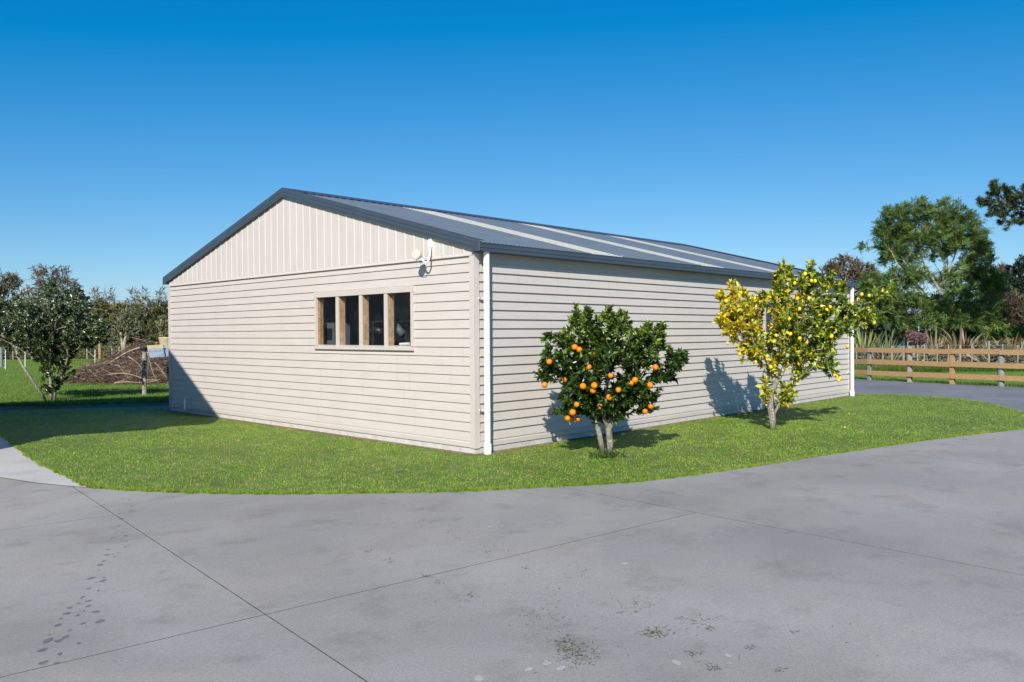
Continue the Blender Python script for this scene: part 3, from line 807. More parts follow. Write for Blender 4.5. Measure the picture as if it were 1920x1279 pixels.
# downpipes
def downpipe(x, label, zs, arm):
    dp = empty('downpipe', (x, -0.075, 0), label, 'downpipe')
    b = MB(); n = 20
    b.tube([(x, -0.075, 0.10), (x, -0.075, ZGB - 0.001)], 0.040, n, False); b.build('pipe', 'white_plastic', dp, smooth=True)
    b = MB(); b.tube([(x, -0.075, -0.03), (x, -0.075, 0.125), (x, -0.075, 0.14)], [0.050, 0.050, 0.0405], n, False); b.build('socket', 'white_plastic', dp, smooth=True)
    for z in zs:
        b = MB(); b.tube([(x, -0.075, z - 0.011), (x, -0.075, z - 0.010), (x, -0.075, z + 0.010), (x, -0.075, z + 0.011)], [0.0405, 0.0445, 0.0445, 0.0405], n, False)
        b.box(min(x, x + arm), max(x, x + arm) - 0.03, -0.030, -0.020, z - 0.009, z + 0.009)
        b.box(x + arm, x + arm + 0.012, -0.030, 0.02, z - 0.009, z + 0.009)
        b.build('bracket', 'white_plastic', dp)
downpipe(0.150, 'white plastic downpipe at the near corner of the shed', (1.985, 0.56), -0.075)
downpipe(12.20, 'white plastic downpipe at the far right end of the shed', (2.0, 0.56), -0.075)
# small vent stub low on the gable wall
b = MB(); b.tube([(-0.022, 8.225, 0.07), (-0.022, 8.225, 0.30)], 0.021, 12); b.tube([(-0.022, 8.225, 0.20), (0.02, 8.225, 0.20)], 0.012, 8)
tag(b.build('vent_pipe', 'white_plastic', origin=(-0.022, 8.225, 0.07)), 'short white pipe stub low on the shaded gable wall', 'pipe')

# wireless antenna on its bent arm
ant = empty('antenna', (-0.01, 0.80, 2.50), 'small round cream antenna on a bent white arm under the barge', 'antenna')
dv = np.array([-0.92, -0.20, 0.10]); dv /= np.linalg.norm(dv)
c0 = px(779.5, 476.5, 10.58)
b = MB(); ring = [(0.000, 0.064), (0.006, 0.069), (0.034, 0.069), (0.040, 0.062), (0.052, 0.058), (0.056, 0.03)]
b.tube([c0 - dv * (p[0]) for p in ring], [p[1] for p in ring], 28); b.build('radome', 'radome', ant)
b = MB(); e1 = c0 - dv * 0.056
b.tube([e1, e1 - dv * 0.03], [0.02, 0.018], 10); b.box(*[v for i in range(3) for v in (e1[i] - 0.014, e1[i] + 0.014)]); b.build('clamp', 'grey_plastic', ant)
top = px(808, 456, 10.70); 
b = MB(); pts = smooth_line([px(808.5, 458, 10.72), px(806.5, 470, 10.70), px(805.5, 480, 10.67), px(803.5, 488.5, 10.63), px(798.5, 492.0, 10.60), px(794.5, 490.5, 10.60), px(790.5, 485, 10.61), px(789.5, 479, 10.62)], 4)
b.tube(pts, 0.0125, 10); b.build('arm', 'white_plastic', ant, smooth=True)
b = MB(); t0 = px(808.3, 454.5, 10.72); b.box(0.0 - 0.022, 0.008, t0[1] - 0.02, t0[1] + 0.02, t0[2] - 0.06, t0[2] + 0.045); b.build('mount_plate', 'white_plastic', ant)
b = MB(); b.tube(smooth_line([px(804.5, 449, 10.71), px(803, 458, 10.70), px(804, 467, 10.70), px(806, 473, 10.67)], 4), 0.007, 8); b.build('cable', 'white_plastic', ant, smooth=True)
b = MB(); b.tube(smooth_line([px(780, 486, 10.63), px(783, 491, 10.60), px(788, 493.5, 10.60), px(793, 492, 10.59)], 4), 0.004, 6); b.build('lead', 'blue_cable', ant, smooth=True)

# things standing inside, seen through the panes
cb = empty('metal_cabinet', (2.2, 4.4, 0.105), 'pale cabinet with two dark vents behind the leftmost pane', 'cabinet')
cx_ = px(613, 612, 12.9)
b = MB(); x0, y0 = cx_[0], cx_[1]
b.box(x0, x0 + 0.3, y0 - 0.2, y0 + 0.17, 0.106, 1.72); b.build('body', 'cabinet_paint', cb)
for (z0, z1) in ((1.45, 1.64), (1.12, 1.31)):
    b = MB()
    for q_ in range(6): b.box(x0 - 0.012, x0 - 0.0005, y0 - 0.15, y0 + 0.12, z0 + q_ * 0.032, z0 + q_ * 0.032 + 0.02)
    b.build('vent', 'black_frame', cb)
gy = empty('exercise_bench', tuple(px(715, 640, 11.8) * np.array([1, 1, 0]) + np.array([0, 0, 0.106])), 'black tubular exercise frame with padded seat behind the window panes', 'bench')
b = MB()
a_, b2 = px(697, 604, 11.9), px(790, 603, 11.5)
fl = lambda p: np.array([p[0], p[1], 0.115])
b.tube([a_, b2], 0.018, 8); b.tube([px(700, 604, 11.88), fl(a_)], 0.018, 8); b.tube([px(761, 604, 11.65), fl(px(761, 604, 11.65))], 0.016, 8); b.tube([b2, fl(b2)], 0.018, 8)
b.build('frame', 'black_frame', gy)
b = MB(); p1, p2 = px(692, 617, 12.0), px(716, 622, 11.8)
b.tube([p1, (p1 + p2) / 2, p2], [0.05, 0.07, 0.05], 10); b.build('seat_pad', 'black_frame', gy, smooth=True)
b = MB(); p1, p2 = px(742, 612, 11.7), px(756, 628, 11.65); b.tube([p1, p2], [0.06, 0.06], 10); b.build('back_pad', 'cabinet_paint', gy, smooth=True)
b = MB(); s0 = px(742, 645, 9.62)
b.tube([(0.100, 1.62, 1.392), (0.100, 1.42, 1.398)], [0.019, 0.021], 10)
tag(b.build('paper_roll', 'white_plastic', origin=(0.1, 1.5, 1.372)), 'white rolled paper lying on the sill inside the right pane', 'paper roll')

# ================================================================== THE HOUSE BEHIND THE CAMERA (out of frame, casts the shade on the left)
dl = np.array([0.24057896, 0.97062957, 0]); nl = np.array([-0.97062957, 0.24057896, 0]); A0 = np.array([CAM[0], CAM[1], 0]) + nl * 1.0
hs = empty('house', tuple(A0 + dl * 15 + nl * 4), 'neighbouring gabled house whose shadow falls across the lawn', 'house')
def hpt(s, z, t_): p = A0 + dl * s + nl * t_; return (p[0], p[1], z)
wallp = [(11.65, -0.05), (19.4, -0.05), (19.4, 1.6), (15.08, 5.35), (10.55, 4.08), (10.3, 3.3), (11.6, 2.55), (12.0, 2.1), (11.65, 1.3)]
b = MB(); b.loft([[hpt(s, z, t_) for s, z in wallp] for t_ in (0.15, 9.0)]); b.build('wall', 'house_wall', hs)
roofl = [(9.72, 4.12), (10.15, 4.40), (15.08, 5.74), (20.3, 1.25), (20.2, 1.1), (15.08, 5.56), (10.1, 4.22), (9.8, 4.0)]
b = MB(); b.loft([[hpt(s, z, t_) for s, z in roofl] for t_ in (0.0, 9.3)]); b.build('roof', 'house_roof', hs)

# ================================================================== TREES AND PLANTS
def unit(v):
    return v / (np.linalg.norm(v, axis=-1, keepdims=True) + 1e-9)
LEAF_V = np.array([[0, 0, 0], [0.42, 0.5, 0.10], [0.5, 0, -0.02], [0.42, -0.5, 0.10], [1, 0, -0.10]])
LEAF_F = np.array([[0, 2, 1], [0, 3, 2], [1, 2, 4], [2, 3, 4]])
def leaf_arrays(P, D, Nn, Ln, Wd, C):
    """P base points, D directions, Nn normals, lengths, widths, colours -> verts, tris, tint"""
    D = unit(D); B = unit(np.cross(Nn, D)); Nn = np.cross(D, B)
    n = len(P)
    lv = LEAF_V
    V = P[:, None, :] + lv[None, :, 0, None] * (Ln[:, None] * D)[:, None, :] + lv[None, :, 1, None] * (Wd[:, None] * B)[:, None, :] + lv[None, :, 2, None] * (Ln[:, None] * Nn)[:, None, :]
    F = LEAF_F[None] + (np.arange(n) * 5)[:, None, None]
    return V.reshape(-1, 3), F.reshape(-1, 3), np.repeat(C, 5, 0)

def lobe_points(lobes, n, r, shell=0.55):
    """lobes: (center, rx, ry, rd) in camera axes; points biased to the outside"""
    vol = np.array([(l[1] * l[2] * l[3]) ** 0.75 for l in lobes]); vol /= vol.sum()
    idx = r.choice(len(lobes), n, p=vol)
    d = unit(r.normal(0, 1, (n, 3))); rad = r.uniform(0, 1, n) ** (1 / 3.0)
    rad = rad * (1 - shell) + shell * (0.75 + 0.25 * rad)
    q = d * rad[:, None]
    out = np.array([lobes[i][0] for i in idx])
    R3 = np.array([l[1:4] for l in lobes])[idx]
    fwd = unit(np.array([FW[0], FW[1], 0.0])); rt = unit(np.array([RT[0], RT[1], 0.0]))
    out = out + q[:, :1] * R3[:, :1] * rt + q[:, 1:2] * R3[:, 1:2] * np.array([0, 0, 1.0]) + q[:, 2:3] * R3[:, 2:3] * fwd
    return out
def spikes(tips, sp, D, r):
    """upright shoots standing out of the crown: (x, y_top, y_bottom)"""
    ex = [px(x + r.normal(0, 1.5), y0 + (y1 - y0) * t_, D + r.normal(0, 0.05)) for (x, y0, y1) in sp for t_ in (0.0, 0.4, 0.75, 1.0)]
    return np.vstack([tips, np.array(ex)])
def lobe(x, y, rx, ry, D, dd=0.0, rd=None):
    p = px(x, y, D + dd); s = (D + dd) / FPX
    return (p, rx * s, ry * s, (rd if rd is not None else (rx + ry) / 2) * s)

def skeleton(stems, tips, r, step=0.12, bend=0.35, outward=0.6):
    """stems: list of polylines; every tip is joined to the cheapest node. returns nodes, parents, chains"""
    pos = []; par = []; dirs = []; chains = []
    for st in stems:
        st = [np.array(p, float) for p in st]
        ch = []
        for i, p in enumerate(st):
            if i == 0 and pos:
                dd = np.linalg.norm(np.array(pos) - p, axis=1); j = int(dd.argmin())
                if dd[j] < 0.25 and p[2] > 0.15:
                    ch.append(j); continue
            pos.append(p); par.append(ch[-1] if ch else -1)
            dirs.append(unit(p - st[i - 1]) if i else unit(st[1] - st[0])); ch.append(len(pos) - 1)
        chains.append(ch)
    base_n = len(pos)
    cap = base_n + len(tips) * 14
    PA = np.zeros((cap, 3)); DA = np.zeros((cap, 3)); n = base_n
    PA[:n] = pos; DA[:n] = dirs
    PL = np.zeros(cap)
    for i in range(n):
        if par[i] >= 0: PL[i] = PL[par[i]] + np.linalg.norm(PA[i] - PA[par[i]])
    stem_arr = PA[:n].copy()
    order = np.argsort([np.linalg.norm(stem_arr - t_, axis=1).min() for t_ in tips])
    for ti in order:
        t_ = tips[ti]
        dv = t_ - PA[:n]; dist = np.linalg.norm(dv, axis=1) + 1e-6
        cosv = (dv * DA[:n]).sum(1) / dist
        cost = dist * (1 + 0.30 * (1 - cosv)) + 0.62 * PL[:n]
        cost[PA[:n, 2] < 0.18 * t_[2]] += 10
        j = int(cost.argmin()); d0 = dist[j]
        ns = int(min(12, max(2, round(d0 / step))))
        ctl = PA[j] + (DA[j] * 0.6 + unit(dv[j]) * 0.4) * d0 * 0.45 + r.normal(0, 0.06 * d0, 3)
        ch = [j]
        prev = PA[j]
        for k in range(1, ns + 1):
            s_ = k / ns
            q = (1 - s_) ** 2 * PA[j] + 2 * s_ * (1 - s_) * ctl + s_ * s_ * t_
            if k < ns: q = q + r.normal(0, 0.02 * d0, 3)
            PA[n] = q; DA[n] = unit(q - prev); PL[n] = PL[ch[-1]] + np.linalg.norm(q - prev); par.append(ch[-1]); ch.append(n); prev = q; n += 1
        chains.append(ch)
    return PA[:n].copy(), DA[:n].copy(), par, chains, base_n

def branch_mesh(PA, par, chains, r_trunk, r_twig, power=0.5, sides=(7, 4)):
    n = len(PA); cnt = np.zeros(n); child = np.zeros(n, int)
    for i in range(n):
        if par[i] >= 0: child[par[i]] += 1
    cnt[child == 0] = 1
    for i in range(n - 1, -1, -1):
        if par[i] >= 0: cnt[par[i]] += cnt[i]
    roots = [i for i in range(n) if par[i] < 0]
    mx = max(cnt[i] for i in roots)
    rad = np.maximum(r_twig, r_trunk * (cnt / mx) ** power)
    mb = MB()
    for ci, ch in enumerate(chains):
        if len(ch) < 2: continue
        rr = [rad[k] for k in ch]; rr[0] = min(rr[0], rr[1] * 1.15) if par[ch[0]] >= 0 or rr[0] > rr[1] * 1.5 else rr[0]
        big = rr[0] > r_trunk * 0.28
        mb.tube([PA[k] for k in ch], rr, sides[0] if big else sides[1])
    return mb, rad

def tint(r, n, pal, wts=None, jit=0.18):
    pal = np.array(pal, float); i = r.choice(len(pal), n, p=wts)
    return pal[i] * (1 + r.normal(0, jit, n))[:, None].clip(0.45, 1.7)

def twig_leaves(PA, DA, chains, base_n, r, per, span, Lr, Wr, pal_fn, spread=0.8, up=0.7, skip=0):
    """leaves along the outer end of every twig"""
    tips = [c for c in chains if c[-1] >= base_n]
    per = max(2, int(per)); n = len(tips) * per
    P = np.empty((n, 3)); D = np.empty((n, 3)); k = 0
    for c in tips:
        pts = PA[c]; seg = np.linalg.norm(np.diff(pts, axis=0), axis=1); cum = np.concatenate([[0], np.cumsum(seg)]); tot = cum[-1]
        s = np.maximum(tot - np.abs(r.exponential(span * 0.5, per)), 0)
        s[: max(1, per // 6)] = tot
        for a in range(3): P[k:k + per, a] = np.interp(s, cum, pts[:, a])
        D[k:k + per] = DA[c[-1]]; k += per
    rnd = unit(r.normal(0, 1, (n, 3)))
    D = unit(D * 0.75 + rnd * spread)
    Nn = unit(rnd * 0.0 + r.normal(0, 0.55, (n, 3)) + np.array([0, 0, up]))
    Ln = r.uniform(*Lr, n); Wd = Ln * r.uniform(*Wr, n)
    C = pal_fn(P, n)
    return leaf_arrays(P, D, Nn, Ln, Wd, C)

def put_tree(name, label, cat, base, mb, barkm, crowns, group=None, crown_name='crown', trunk_name='trunk'):
    t_ = empty(name, base, label, cat, group)
    if mb is not None: mb.build(trunk_name, barkm, t_, smooth=True)
    for (V, F, C, mat) in crowns:
        o = link_obj(crown_name, np_mesh(crown_name, V - np.array(base), F, mat, C), t_, base); o['kind'] = 'stuff'
    return t_

# ---------------------------------------------------------------- fruit
def fruit_mesh(name, mat, long_=1.0, tip=0.0):
    mb = MB(); n = 12; rings = []
    for i in range(1, 9):
        a = PI * i / 9; z = -math.cos(a) * long_; rr = math.sin(a)
        if tip and z > 0.6 * long_: rr *= 1 - tip * (z / long_ - 0.6); z += tip * 0.35 * (z / long_ - 0.6)
        rings.append([(rr * math.cos(2 * PI * k / n), rr * math.sin(2 * PI * k / n), z) for k in range(n)])
    mb.loft(rings); return mb.mesh(name, mat, smooth=True)
def front_depth(lobes, x, y, D):
    """depth of the crown's front surface at pixel x, y"""
    best = None
    for (c_, rx, ry, rd) in lobes:
        rel = c_ - CAM; dep = rel @ FW; s = FPX / dep
        cx, cy = 960 + (rel @ RT) * s, 639.5 - (rel @ UP) * s
        q = ((x - cx) / (rx * s)) ** 2 + ((y - cy) / (ry * s)) ** 2
        if q < 1:
            d = dep - rd * math.sqrt(1 - q)
            best = d if best is None else min(best, d)
    return D - 0.05 if best is None else best

# ================================================================== orange tree
r = np.random.default_rng(101)
D0 = 10.1
Lb = [lobe(1135, 700, 80, 75, D0), lobe(1062, 668, 42, 40, D0), lobe(1040, 640, 22, 16, D0), lobe(1088, 622, 30, 38, D0), lobe(1082, 588, 7, 17, D0), lobe(1100, 592, 8, 16, D0, -0.1),
      lobe(1140, 628, 34, 42, D0, -0.05), lobe(1140, 592, 10, 16, D0), lobe(1166, 602, 8, 18, D0), lobe(1180, 640, 16, 24, D0, -0.1), lobe(1213, 648, 30, 38, D0), lobe(1238, 622, 9, 16, D0), lobe(1245, 690, 32, 28, D0), lobe(1274, 672, 16, 16, D0),
      lobe(1078, 745, 34, 38, D0, -0.1), lobe(1062, 775, 22, 16, D0, -0.1), lobe(1205, 735, 34, 26, D0, -0.1), lobe(1215, 760, 20, 15, D0, -0.1), lobe(1135, 762, 42, 26, D0), lobe(1020, 700, 14, 18, D0)]
tips = spikes(lobe_points(Lb, 600, r, 0.6), [(1081, 576, 606), (1101, 580, 606), (1143, 580, 606), (1168, 590, 615), (1182, 607, 630), (1240, 610, 635), (1220, 612, 635), (1282, 664, 676), (1022, 664, 676), (1215, 610, 630), (1060, 620, 640), (1256, 655, 670)], D0, r)
base = gpix(1136, 853)
stems = [[gpix(1131, 853), px(1126, 825, D0), px(1119, 795, D0), px(1112, 765, D0), px(1098, 730, D0)],
         [gpix(1143, 853), px(1144, 830, D0), px(1141, 805, D0), px(1150, 785, D0 - 0.05), px(1165, 755, D0), px(1190, 720, D0)],
         [px(1141, 805, D0), px(1133, 785, D0), px(1135, 750, D0), px(1140, 700, D0)]]
PA, DA, par, ch, bn = skeleton(stems, tips, r, 0.1)
mb, rad = branch_mesh(PA, par, ch, 0.042, 0.0026)
G1, G2, G3, YG = (0.026, 0.055, 0.011), (0.040, 0.080, 0.014), (0.070, 0.125, 0.018), (0.26, 0.33, 0.04)
def pal_or(P, n):
    c_ = tint(r, n, [G1, G2, G3], [0.4, 0.42, 0.18])
    hz = P[:, 2] + r.normal(0, 0.15, n)
    fresh = (hz > 1.3) & (r.random(n) < 0.40) | (r.random(n) < 0.03)
    c_[fresh] = tint(r, int(fresh.sum()), [YG, (0.12, 0.19, 0.025)], [0.5, 0.5])
    return c_
cr = twig_leaves(PA, DA, ch, bn, r, 30, 0.28, (0.055, 0.100), (0.42, 0.56), pal_or, 0.85, 0.75)
ot = put_tree('orange_tree', 'small round orange tree with two stems in front of the shed', 'tree', base, mb, 'citrus_bark', [cr + ('citrus_leaf',)])
om = [fruit_mesh('orange', 'orange_peel', 0.98)]
OR = [(350,405),(385,423),(505,462),(160,514),(125,687),(318,508),(278,645),(300,655),(412,697),(497,692),(487,730),(440,750),(620,617),(772,675),(802,650),(678,725),(955,555),(895,615),(365,835),(335,893),(297,938),(373,942),(328,945),(290,890),(922,846),(878,886),(915,880),(950,858),(850,795),(905,792),(875,775),(970,790),(740,795),(795,770),(610,780),(237,663),(455,553),(1028,570),(915,690),(380,662),(540,850),(700,640)]
big = {(350,405),(620,617),(678,725),(802,650),(497,692),(412,697),(365,835),(335,893),(297,938),(373,942),(922,846),(878,886),(160,514),(125,687),(772,675),(955,555),(487,730),(385,423)}
for qi, (zx, zy) in enumerate(OR):
    if (zx, zy) not in big and qi % 2: continue
    x, y = 990 + zx / 4, 550 + zy / 4
    d = front_depth(Lb, x, y, D0) + (-0.03 if (zx, zy) in big else 0.13) + r.uniform(-0.02, 0.02)
    p = px(x, y, d)
    o = link_obj('orange', om[0], ot, p); s = r.uniform(0.034, 0.042); o.scale = (s, s, s)
    o.rotation_euler = (r.uniform(-0.5, 0.5), r.uniform(-0.5, 0.5), r.uniform(0, 6))

# ================================================================== lemon tree
r = np.random.default_rng(102)
D0 = 12.6
Lb = [lobe(1388, 590, 36, 46, D0), lobe(1380, 540, 12, 16, D0), lobe(1354, 556, 10, 9, D0), lobe(1365, 600, 22, 34, D0), lobe(1440, 595, 52, 52, D0), lobe(1466, 528, 20, 32, D0), lobe(1470, 500, 12, 11, D0), lobe(1520, 535, 24, 32, D0), lobe(1519, 501, 8, 13, D0), lobe(1555, 545, 14, 24, D0),
      lobe(1510, 605, 50, 52, D0), lobe(1565, 600, 38, 46, D0), lobe(1608, 575, 28, 16, D0), lobe(1625, 598, 20, 18, D0), lobe(1650, 552, 16, 9, D0), lobe(1670, 535, 9, 7, D0), lobe(1540, 660, 28, 30, D0), lobe(1558, 692, 14, 18, D0), lobe(1488, 660, 40, 26, D0), lobe(1420, 655, 32, 20, D0), lobe(1395, 676, 16, 12, D0),
      lobe(1450, 685, 20, 16, D0), lobe(1475, 738, 18, 22, D0), lobe(1500, 700, 18, 16, D0), lobe(1510, 714, 12, 7, D0), lobe(1432, 730, 9, 20, D0), lobe(1420, 712, 8, 8, D0)]
tips = spikes(lobe_points(Lb, 620, r, 0.45), [(1374, 530, 556), (1352, 548, 560), (1470, 493, 525), (1482, 500, 525), (1520, 492, 520), (1502, 512, 530), (1556, 508, 535), (1580, 528, 545), (1672, 532, 545), (1405, 548, 570), (1640, 545, 560)], D0, r)
base = gpix(1449, 806)
stems = [[base, px(1448, 785, D0), px(1444, 760, D0), px(1445, 735, D0), px(1458, 712, D0), px(1470, 690, D0), px(1490, 655, D0), px(1500, 610, D0)],
         [px(1452, 772, D0), px(1462, 755, D0), px(1472, 738, D0 + 0.05)], [px(1458, 712, D0), px(1446, 692, D0), px(1430, 665, D0), px(1405, 625, D0)], [px(1470, 690, D0), px(1500, 662, D0), px(1535, 640, D0), px(1580, 600, D0)]]
PA, DA, par, ch, bn = skeleton(stems, tips, r, 0.1)
mb, rad = branch_mesh(PA, par, ch, 0.054, 0.0026, 0.46)
YL, OY, LG, MG, DG = (0.66, 0.52, 0.03), (0.62, 0.36, 0.02), (0.36, 0.42, 0.04), (0.15, 0.23, 0.028), (0.06, 0.11, 0.018)
rtn = unit(np.array([RT[0], RT[1], 0.0]))
def pal_le(P, n):
    s = (P - base) @ rtn * FPX / D0 + 1449 + r.normal(0, 38, n)    # across the crown; the left side is yellowed
    c_ = tint(r, n, [LG, MG, DG, YL], [0.24, 0.40, 0.26, 0.10])
    y_ = s < 1425; c_[y_] = tint(r, int(y_.sum()), [YL, OY, LG, MG], [0.56, 0.14, 0.20, 0.10])
    m_ = (s >= 1425) & (s < 1475); c_[m_] = tint(r, int(m_.sum()), [YL, LG, MG, DG], [0.26, 0.28, 0.32, 0.14])
    return c_
cr = twig_leaves(PA, DA, ch, bn, r, 25, 0.34, (0.060, 0.110), (0.40, 0.55), pal_le, 0.9, 0.6)
lt = put_tree('lemon_tree', 'spreading lemon tree with yellowing leaves and pale forked trunk', 'tree', base, mb, 'citrus_bark', [cr + ('citrus_leaf',)])
lm = fruit_mesh('lemon', 'lemon_peel', 1.2, 0.8)
LE = [(567,196),(715,200),(740,203),(673,155),(557,305),(621,321),(637,388),(699,318),(840,375),(893,364),(771,340),(1050,292),(1027,324),(990,362),(1065,434),(1132,480),(975,562),(955,640),(849,570),(852,588),(637,585),(576,555),(557,548),(480,565),(360,657),(419,706),(346,738),(462,752),(445,775),(287,748),(238,690),(148,335),(99,308),(244,280),(844,843),(868,830),(895,862),(906,852),(541,1015),(318,598),(157,617),(818,393),(603,217),(430,292),(747,465),(466,605),(568,455),(1100,300)]
for qi, (zx, zy) in enumerate(LE):
    if qi % 5 == 4: continue
    x, y = 1320 + zx / 3.553, 470 + zy / 3.553
    p = px(x, y, front_depth(Lb, x, y, D0) + r.uniform(-0.03, 0.10))
    o = link_obj('lemon', lm, lt, p); s = r.uniform(0.023, 0.030); o.scale = (s, s, s)
    o.rotation_euler = (PI + r.uniform(-0.6, 0.6), r.uniform(-0.6, 0.6), r.uniform(0, 6))
# a few windfalls on the grass
for (x, y, lab) in ((1554, 772, 'fallen orange-yellow lemon on the lawn nearest the lemon tree shadow'), (1592, 778, 'fallen lemon on open lawn right of the lemon tree'), (1584, 804, 'fallen pale lemon on the lawn edge furthest from the shed')):
    p = gpix(x, y); p[2] = 0.022
    o = link_obj('windfall_lemon', lm, None, p); o.scale = (0.013,) * 3; o.rotation_euler = (1.3, 0.3, x); tag(o, lab, 'lemon', 'windfall lemons')
# suckers at the foot of the orange tree
n = 160; bp = gpix(1134, 857); P = bp + np.stack([r.normal(0, 0.11, n), r.normal(0, 0.11, n), np.full(n, 0.01)], 1)
Dd = unit(r.normal(0, 1, (n, 3)) * np.array([1, 1, 0.3]) + np.array([0, 0, 0.8]))
V, F, C = leaf_arrays(P, Dd, unit(r.normal(0, 1, (n, 3))), r.uniform(0.05, 0.12, n), r.uniform(0.008, 0.014, n), tint(r, n, [(0.05, 0.11, 0.02), (0.09, 0.15, 0.03)]))
tag(link_obj('weed_clump', np_mesh('weed_clump', V, F, 'soft_leaf', C)), 'tuft of uncut grass around the orange tree trunk', 'weeds', kind='stuff')

# ================================================================== glossy shrub by the paddock, left
r = np.random.default_rng(103)
base = gpix(95, 752); D0 = float((base - CAM) @ FW)
Lb = [lobe(95, 610, 75, 55, D0), lobe(60, 585, 50, 30, D0), lobe(15, 600, 40, 40, D0), lobe(-30, 605, 40, 45, D0), lobe(130, 575, 40, 32, D0), lobe(92, 545, 28, 18, D0), lobe(85, 532, 10, 8, D0), lobe(150, 590, 36, 26, D0), lobe(180, 608, 22, 20, D0), lobe(195, 615, 10, 14, D0), lobe(165, 635, 32, 20, D0), lobe(30, 640, 34, 20, D0), lobe(100, 655, 42, 34, D0), lobe(108, 690, 30, 26, D0), lobe(102, 718, 22, 20, D0), lobe(128, 680, 12, 18, D0), lobe(50, 545, 12, 8, D0), lobe(136, 545, 8, 10, D0), lobe(22, 572, 26, 22, D0), lobe(-20, 580, 30, 26, D0), lobe(8, 630, 28, 16, D0), lobe(60, 640, 30, 20, D0)]
tips = lobe_points(Lb, 820, r, 0.35)
stems = [[base, px(96, 735, D0), px(95, 715, D0), px(92, 690, D0), px(95, 650, D0), px(102, 620, D0)],
         [gpix(86, 752), px(78, 738, D0 - 0.1), px(62, 715, D0 - 0.3), px(45, 690, D0 - 0.3), px(34, 670, D0 - 0.3), px(30, 655, D0 - .2)],
         [px(92, 690, D0), px(60, 668, D0 - 0.4), px(30, 650, D0 - 0.5), px(0, 634, D0 - 0.4), px(-25, 615, D0 - 0.3)],
         [px(95, 650, D0), px(100, 620, D0 - 0.45), px(108, 600, D0 - 0.4), px(122, 580, D0 - 0.2)], [px(100, 620, D0 - 0.45), px(125, 612, D0 - 0.5), px(140, 605, D0 - 0.4)], [gpix(102, 752), px(104, 730, D0), px(108, 700, D0)]]
PA, DA, par, ch, bn = skeleton(stems, tips, r, 0.14)
mb, rad = branch_mesh(PA, par, ch, 0.036, 0.004, 0.42)
def pal_sh(P, n):
    c_ = tint(r, n, [(0.035, 0.065, 0.016), (0.055, 0.095, 0.020), (0.10, 0.145, 0.03)], [0.45, 0.4, 0.15])
    hi = (P[:, 2] + r.normal(0, 0.35, n)) > 1.6
    c_[hi] = tint(r, int(hi.sum()), [(0.14, 0.18, 0.10), (0.44, 0.49, 0.41), (0.075, 0.12, 0.04)], [0.36, 0.12, 0.52])  # sun glints put into the colour of the higher leaves
    y_ = r.random(n) < 0.05; c_[y_] = tint(r, int(y_.sum()), [(0.13, 0.12, 0.02)])
    return c_
cr = twig_leaves(PA, DA, ch, bn, r, 34, 0.38, (0.065, 0.115), (0.34, 0.46), pal_sh, 0.75, 0.5)
put_tree('shrub_tree', 'dark glossy leaved shrub with glints coloured into its upper leaves at the paddock edge', 'shrub', base, mb, 'citrus_bark', [cr + ('glossy_leaf',)])

# ================================================================== generic trees
def leafy(name, label, x, y_top, D, lobes, seed, pal, wts=None, ntip=220, per=16, Lr=(0.10, 0.18), Wr=(0.4, 0.6), rt=0.12, barkm='brown_bark', mat='soft_leaf', span=0.5, step=0.4, base_x=None, group=None, spread=0.9, up=0.5, cat='tree', twig=0.012, shell=0.4, stems=None, power=0.62, dense=1.7, haze=0, haze_col=((0.20, 0.15, 0.11), (0.30, 0.25, 0.19)), haze_len=(0.25, 0.6)):
    rr = np.random.default_rng(seed)
    base = gnd(base_x if base_x is not None else x, D); base[2] = -0.06
    if stems is None:
        top = min(lobes, key=lambda l: -l[0][2])[0]
        hgt = max(l[0][2] for l in lobes)
        mid = sum(l[0] for l in lobes) / len(lobes)
        stems = [[base, base * 0.7 + mid * 0.3 * np.array([1, 1, 1]) + rr.normal(0, 0.05, 3), base * 0.35 + mid * 0.65 + rr.normal(0, 0.1, 3), mid]]
    tips = lobe_points(lobes, ntip, rr, shell)
    tips[:, 2] = np.maximum(tips[:, 2], 0.05)
    PA, DA, par, ch, bn = skeleton(stems, tips, rr, step)
    mb, rad = branch_mesh(PA, par, ch, rt, twig, power, (6, 3))
    crowns = []
    if per:
        per = int(per * dense)
        cr = twig_leaves(PA, DA, ch, bn, rr, per, span, Lr, Wr, lambda P, n: tint(rr, n, pal, wts, 0.22), spread, up)
        crowns = [cr + (mat,)]
    if haze:      # a mist of fine bare twigs
        V, F, C = twig_leaves(PA, DA, ch, bn, rr, haze, span * 1.2, haze_len, (0.02, 0.035), lambda P, n: tint(rr, n, haze_col, None, 0.2), 0.6, 0.2)
        t_ = put_tree(name, label, cat, base, mb, barkm, crowns, group)
        o = link_obj('twigs', np_mesh('twigs', V - np.array(base), F, 'soft_leaf', C), t_, base); o['kind'] = 'stuff'
        return t_
    return put_tree(name, label, cat, base, mb, barkm, crowns, group)

OLV, HG, RU, DK, GY = (0.23, 0.235, 0.075), (0.135, 0.18, 0.05), (0.30, 0.205, 0.075), (0.05, 0.08, 0.03), (0.28, 0.29, 0.18)
hedge = 'hedgerow trees beyond the paddock'
